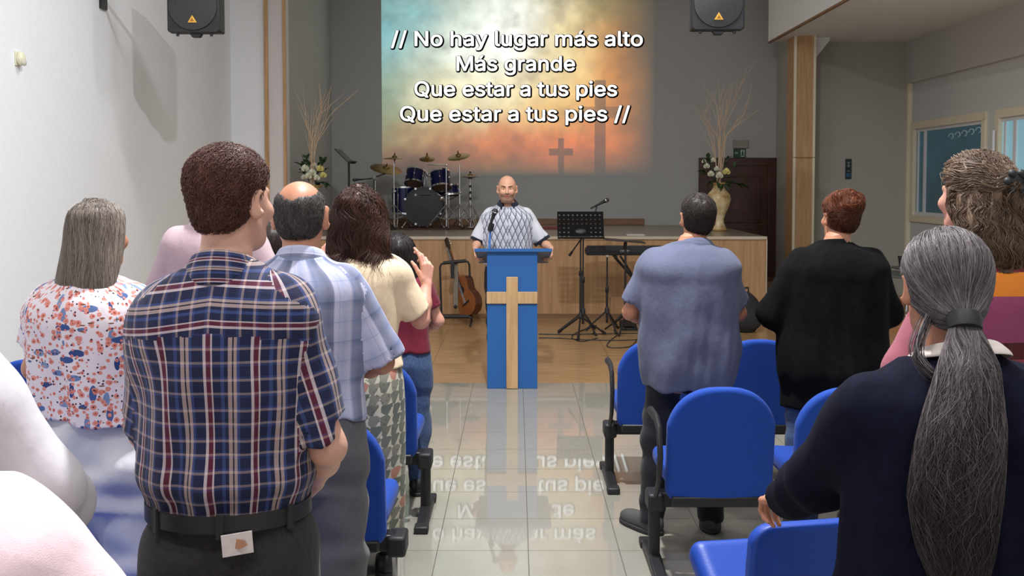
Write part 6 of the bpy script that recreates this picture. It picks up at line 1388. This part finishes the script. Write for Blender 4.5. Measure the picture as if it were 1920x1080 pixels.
for k in range(6): cl.ball(c0+np.array([.028*math.cos(k*1.05), -.004, .024*math.sin(k*1.05)]), .012, 8)
cl.build('hair_claw', M_blackp, p.root)

# --- woman with the long grey ponytail
p = Person(1795, 1.78, 4, 1.585, 'person with long grey-streaked ponytail in navy jumper, holding a chair back', torso_table(1.585, .198, .195, .195, .228, .13, .13, .15), SK['tan'], head=dict(c=(-.012, .02, 1.482), yaw=-8), arms=dict(L=dict(S=(-.158, -.01, 1.262), E=(-.185, .19, 1.07), W=(-.165, .43, .945), d=(-.05, 1, -.25), n=(.25, -.25, -1), curl=(.55, .75, .85, .95), spread=.12, tdir=(1, 0, 0), tcurl=.6), R=dict(E=(.235, .03, 1.05), W=(.18, .2, .95))), res=.0085, headres=.004, sh_r=.06, head_s=.86)
p.body()
p.garment('jumper', CM['navy'], .72, 1.93, sr=(.02, .024, .016), inset=-.006, wrk=.005, neck=(.858, .22), res=.008); p.trousers(CM['dtrous'], .85)
p.collar(CM['cream'], (.066, .07), .010, .012, gap=1.0, cz=1.362, out=.016, tilt=.4)
E, Wp = p.arms['L'][1:3]; ax = (Wp-E)/np.linalg.norm(Wp-E); MB().lathe([(.041, -.006), (.0475, -.004), (.0475, .004), (.041, .006)], tuple(E+ax*np.linalg.norm(Wp-E)*.85), 24, tuple(ax), cap=False).build('cuff_stripe', CM['cream'], p.root)
tie = np.array([-.004, -.122, -.052], f32)
cap = lambda Q: sM(sm(short_hair(.016, .012, .022, -.072)(Q), el(Q, (-.004, -.09, -.045), (.04, .035, .03)), .04), -(Q[:, 2]+.1), .01).astype(f32)
spine = np.array([[-.004, -.128, -.055], [-.012, -.175, -.14], [-.035, -.205, -.27], [-.05, -.215, -.39], [-.045, -.21, -.50], [-.03, -.205, -.60]], f32); rs = [.019, .028, .056, .060, .045, .012]
tail = lambda Q: chain(Q*np.array([1, 1.45, 1], f32), spine*np.array([1, 1.45, 1], f32), rs, .03)
both = lambda Q: sm(cap(Q), tail(Q), .012).astype(f32)
def ponycv(V, c): return np.clip(c*.85+.06-.32*np.clip((-.08-V[:, 2])/.25, 0, 1), 0, 1)
tl = []
n = 5200; a = RNG.uniform(0, 6.283, n); rr = np.sqrt(RNG.uniform(.35, 1, n)); tt = np.linspace(0, 1, 22)
zi = np.interp(tt, np.linspace(0, 1, 6), np.arange(6)); cen = np.stack([np.interp(zi, np.arange(6), spine[:, k]) for k in range(3)], 1); rad = np.interp(zi, np.arange(6), [.024, .056, .080, .086, .072, .045])
end = RNG.uniform(.62, 1.0, n); wob = RNG.normal(0, .3, (n, 1)); S = np.zeros((n, 22, 3), f32)
for k in range(3):
    ce = np.stack([np.interp(tt*e_, tt, cen[:, k]) for e_ in end]); S[:, :, k] = ce
ra = np.stack([np.interp(tt*e_, tt, rad) for e_ in end]); ph = a[:, None]+wob*tt[None]*2+.3*np.sin(tt[None]*9+a[:, None]*3)+.12*np.sin(tt[None]*31+a[:, None]*7)
S[:, :, 0] += ra*rr[:, None]*np.cos(ph)*1.08; S[:, :, 1] += ra*rr[:, None]*np.sin(ph)*.75; tl.append((S, .0009))
lp = []
for i in range(60):   # loose strands that hang down beside the neck
    j = RNG.normal(0, .006, 3); q = np.array([[-.06, -.075, -.06], [-.085, -.1, -.095], [-.1, -.125, -.13], [-.075, -.145, -.165], [-.03, -.15, -.185], [.0, -.16, -.26]])+j+RNG.normal(0, .003, (6, 3)); x_ = np.linspace(0, 5, 16); lp.append(np.stack([np.interp(x_, np.arange(6), q[:, k]) for k in range(3)], 1))
lp = np.array(lp); lp[:, 1:-1] = (lp[:, :-2]+lp[:, 1:-1]*2+lp[:, 2:])/4; tl.append((lp.astype(f32), .0009))
p.hair(HM['pony'], both, (-.19, -.34, -.66), (.2, .14, .17), res=.0055, n=5200, r=.0008, steps=20, step=.011, depth=(-.001, .0035), root=lambda V: (V[:, 2] > -.05) & (V[:, 1] > -.1), dirfn=lambda P, t: unit(tie-P), jit=.06, bump=.0022, cvfn=ponycv, more=tl)
tc = p.w_(tie[None])[0]; d_ = p.w_(spine[1:2])[0]-tc
MB().lathe([(.019, -.016), (.029, -.014), (.031, 0), (.029, .014), (.019, .016)], tuple(tc+d_*.08), 20, tuple(d_), cap=False).build('hair_tie', M_blackp, p.root)
p.shoes(M_shoeb, M_sole)

# --- woman in white gauze and the pink shoulder at the near left
p = Person(-178, 1.72, 0, 1.645, 'person in a sheer white blouse, only one sleeve and hand in view', torso_table(1.62, .19, .185, .18, .2, .13, .13, .15), SK['rosy'], head=dict(c=(-.02, .02, 1.51)), arms=dict(R=dict(E=(.222, .02, 1.115), W=(.16, .235, .99), d=(-.2, .8, -.5), n=(-1, 0, -.2), curl=(.5,)*4), L=dict(E=(-.22, .02, 1.11), W=(-.16, .22, 1.03))), res=.0095, sh_r=.06)
p.body(); p.garment('blouse', CM['white'], .8, 1.9, sr=(.026, .034, .03), inset=-.006, wrk=.006, wseed=31); p.trousers(CM['gpants'], .9); p.hair(HM['dark'], mh, (-.17, -.17, -.28), (.17, .16, .18), res=.009, n=600, steps=14, step=.02, root=lambda V: V[:, 2] > -.05, dirfn=lambda P, t: DOWN+0*P)
p.shoes(M_shoeb, M_sole)
p = Person(-285, 1.0, 0, 1.60, 'person in pale pink top at bottom left, only a shoulder in view', torso_table(1.62, .225, .2, .185, .2, .14, .13, .15), SK['rosy'], head=dict(c=(-.03, .02, 1.5)), arms=dict(R=dict(E=(.26, .03, 1.1), W=(.16, .2, 1.05)), L=dict(E=(-.26, .03, 1.1), W=(-.16, .2, 1.05))), res=.01, sh_r=.064)
p.body(); p.garment('top', CM['rose'], .85, 1.95, sr=(.024, .028, .02), inset=-.006, wrk=.006, wseed=41); p.trousers(CM['dtrous'], .92); p.hair(HM['near'], short_hair(.02, .012), *HB, res=.009); p.shoes(M_shoeb, M_sole)
print('verts', sum(len(o.data.vertices) for o in bpy.data.objects if o.type == 'MESH'))
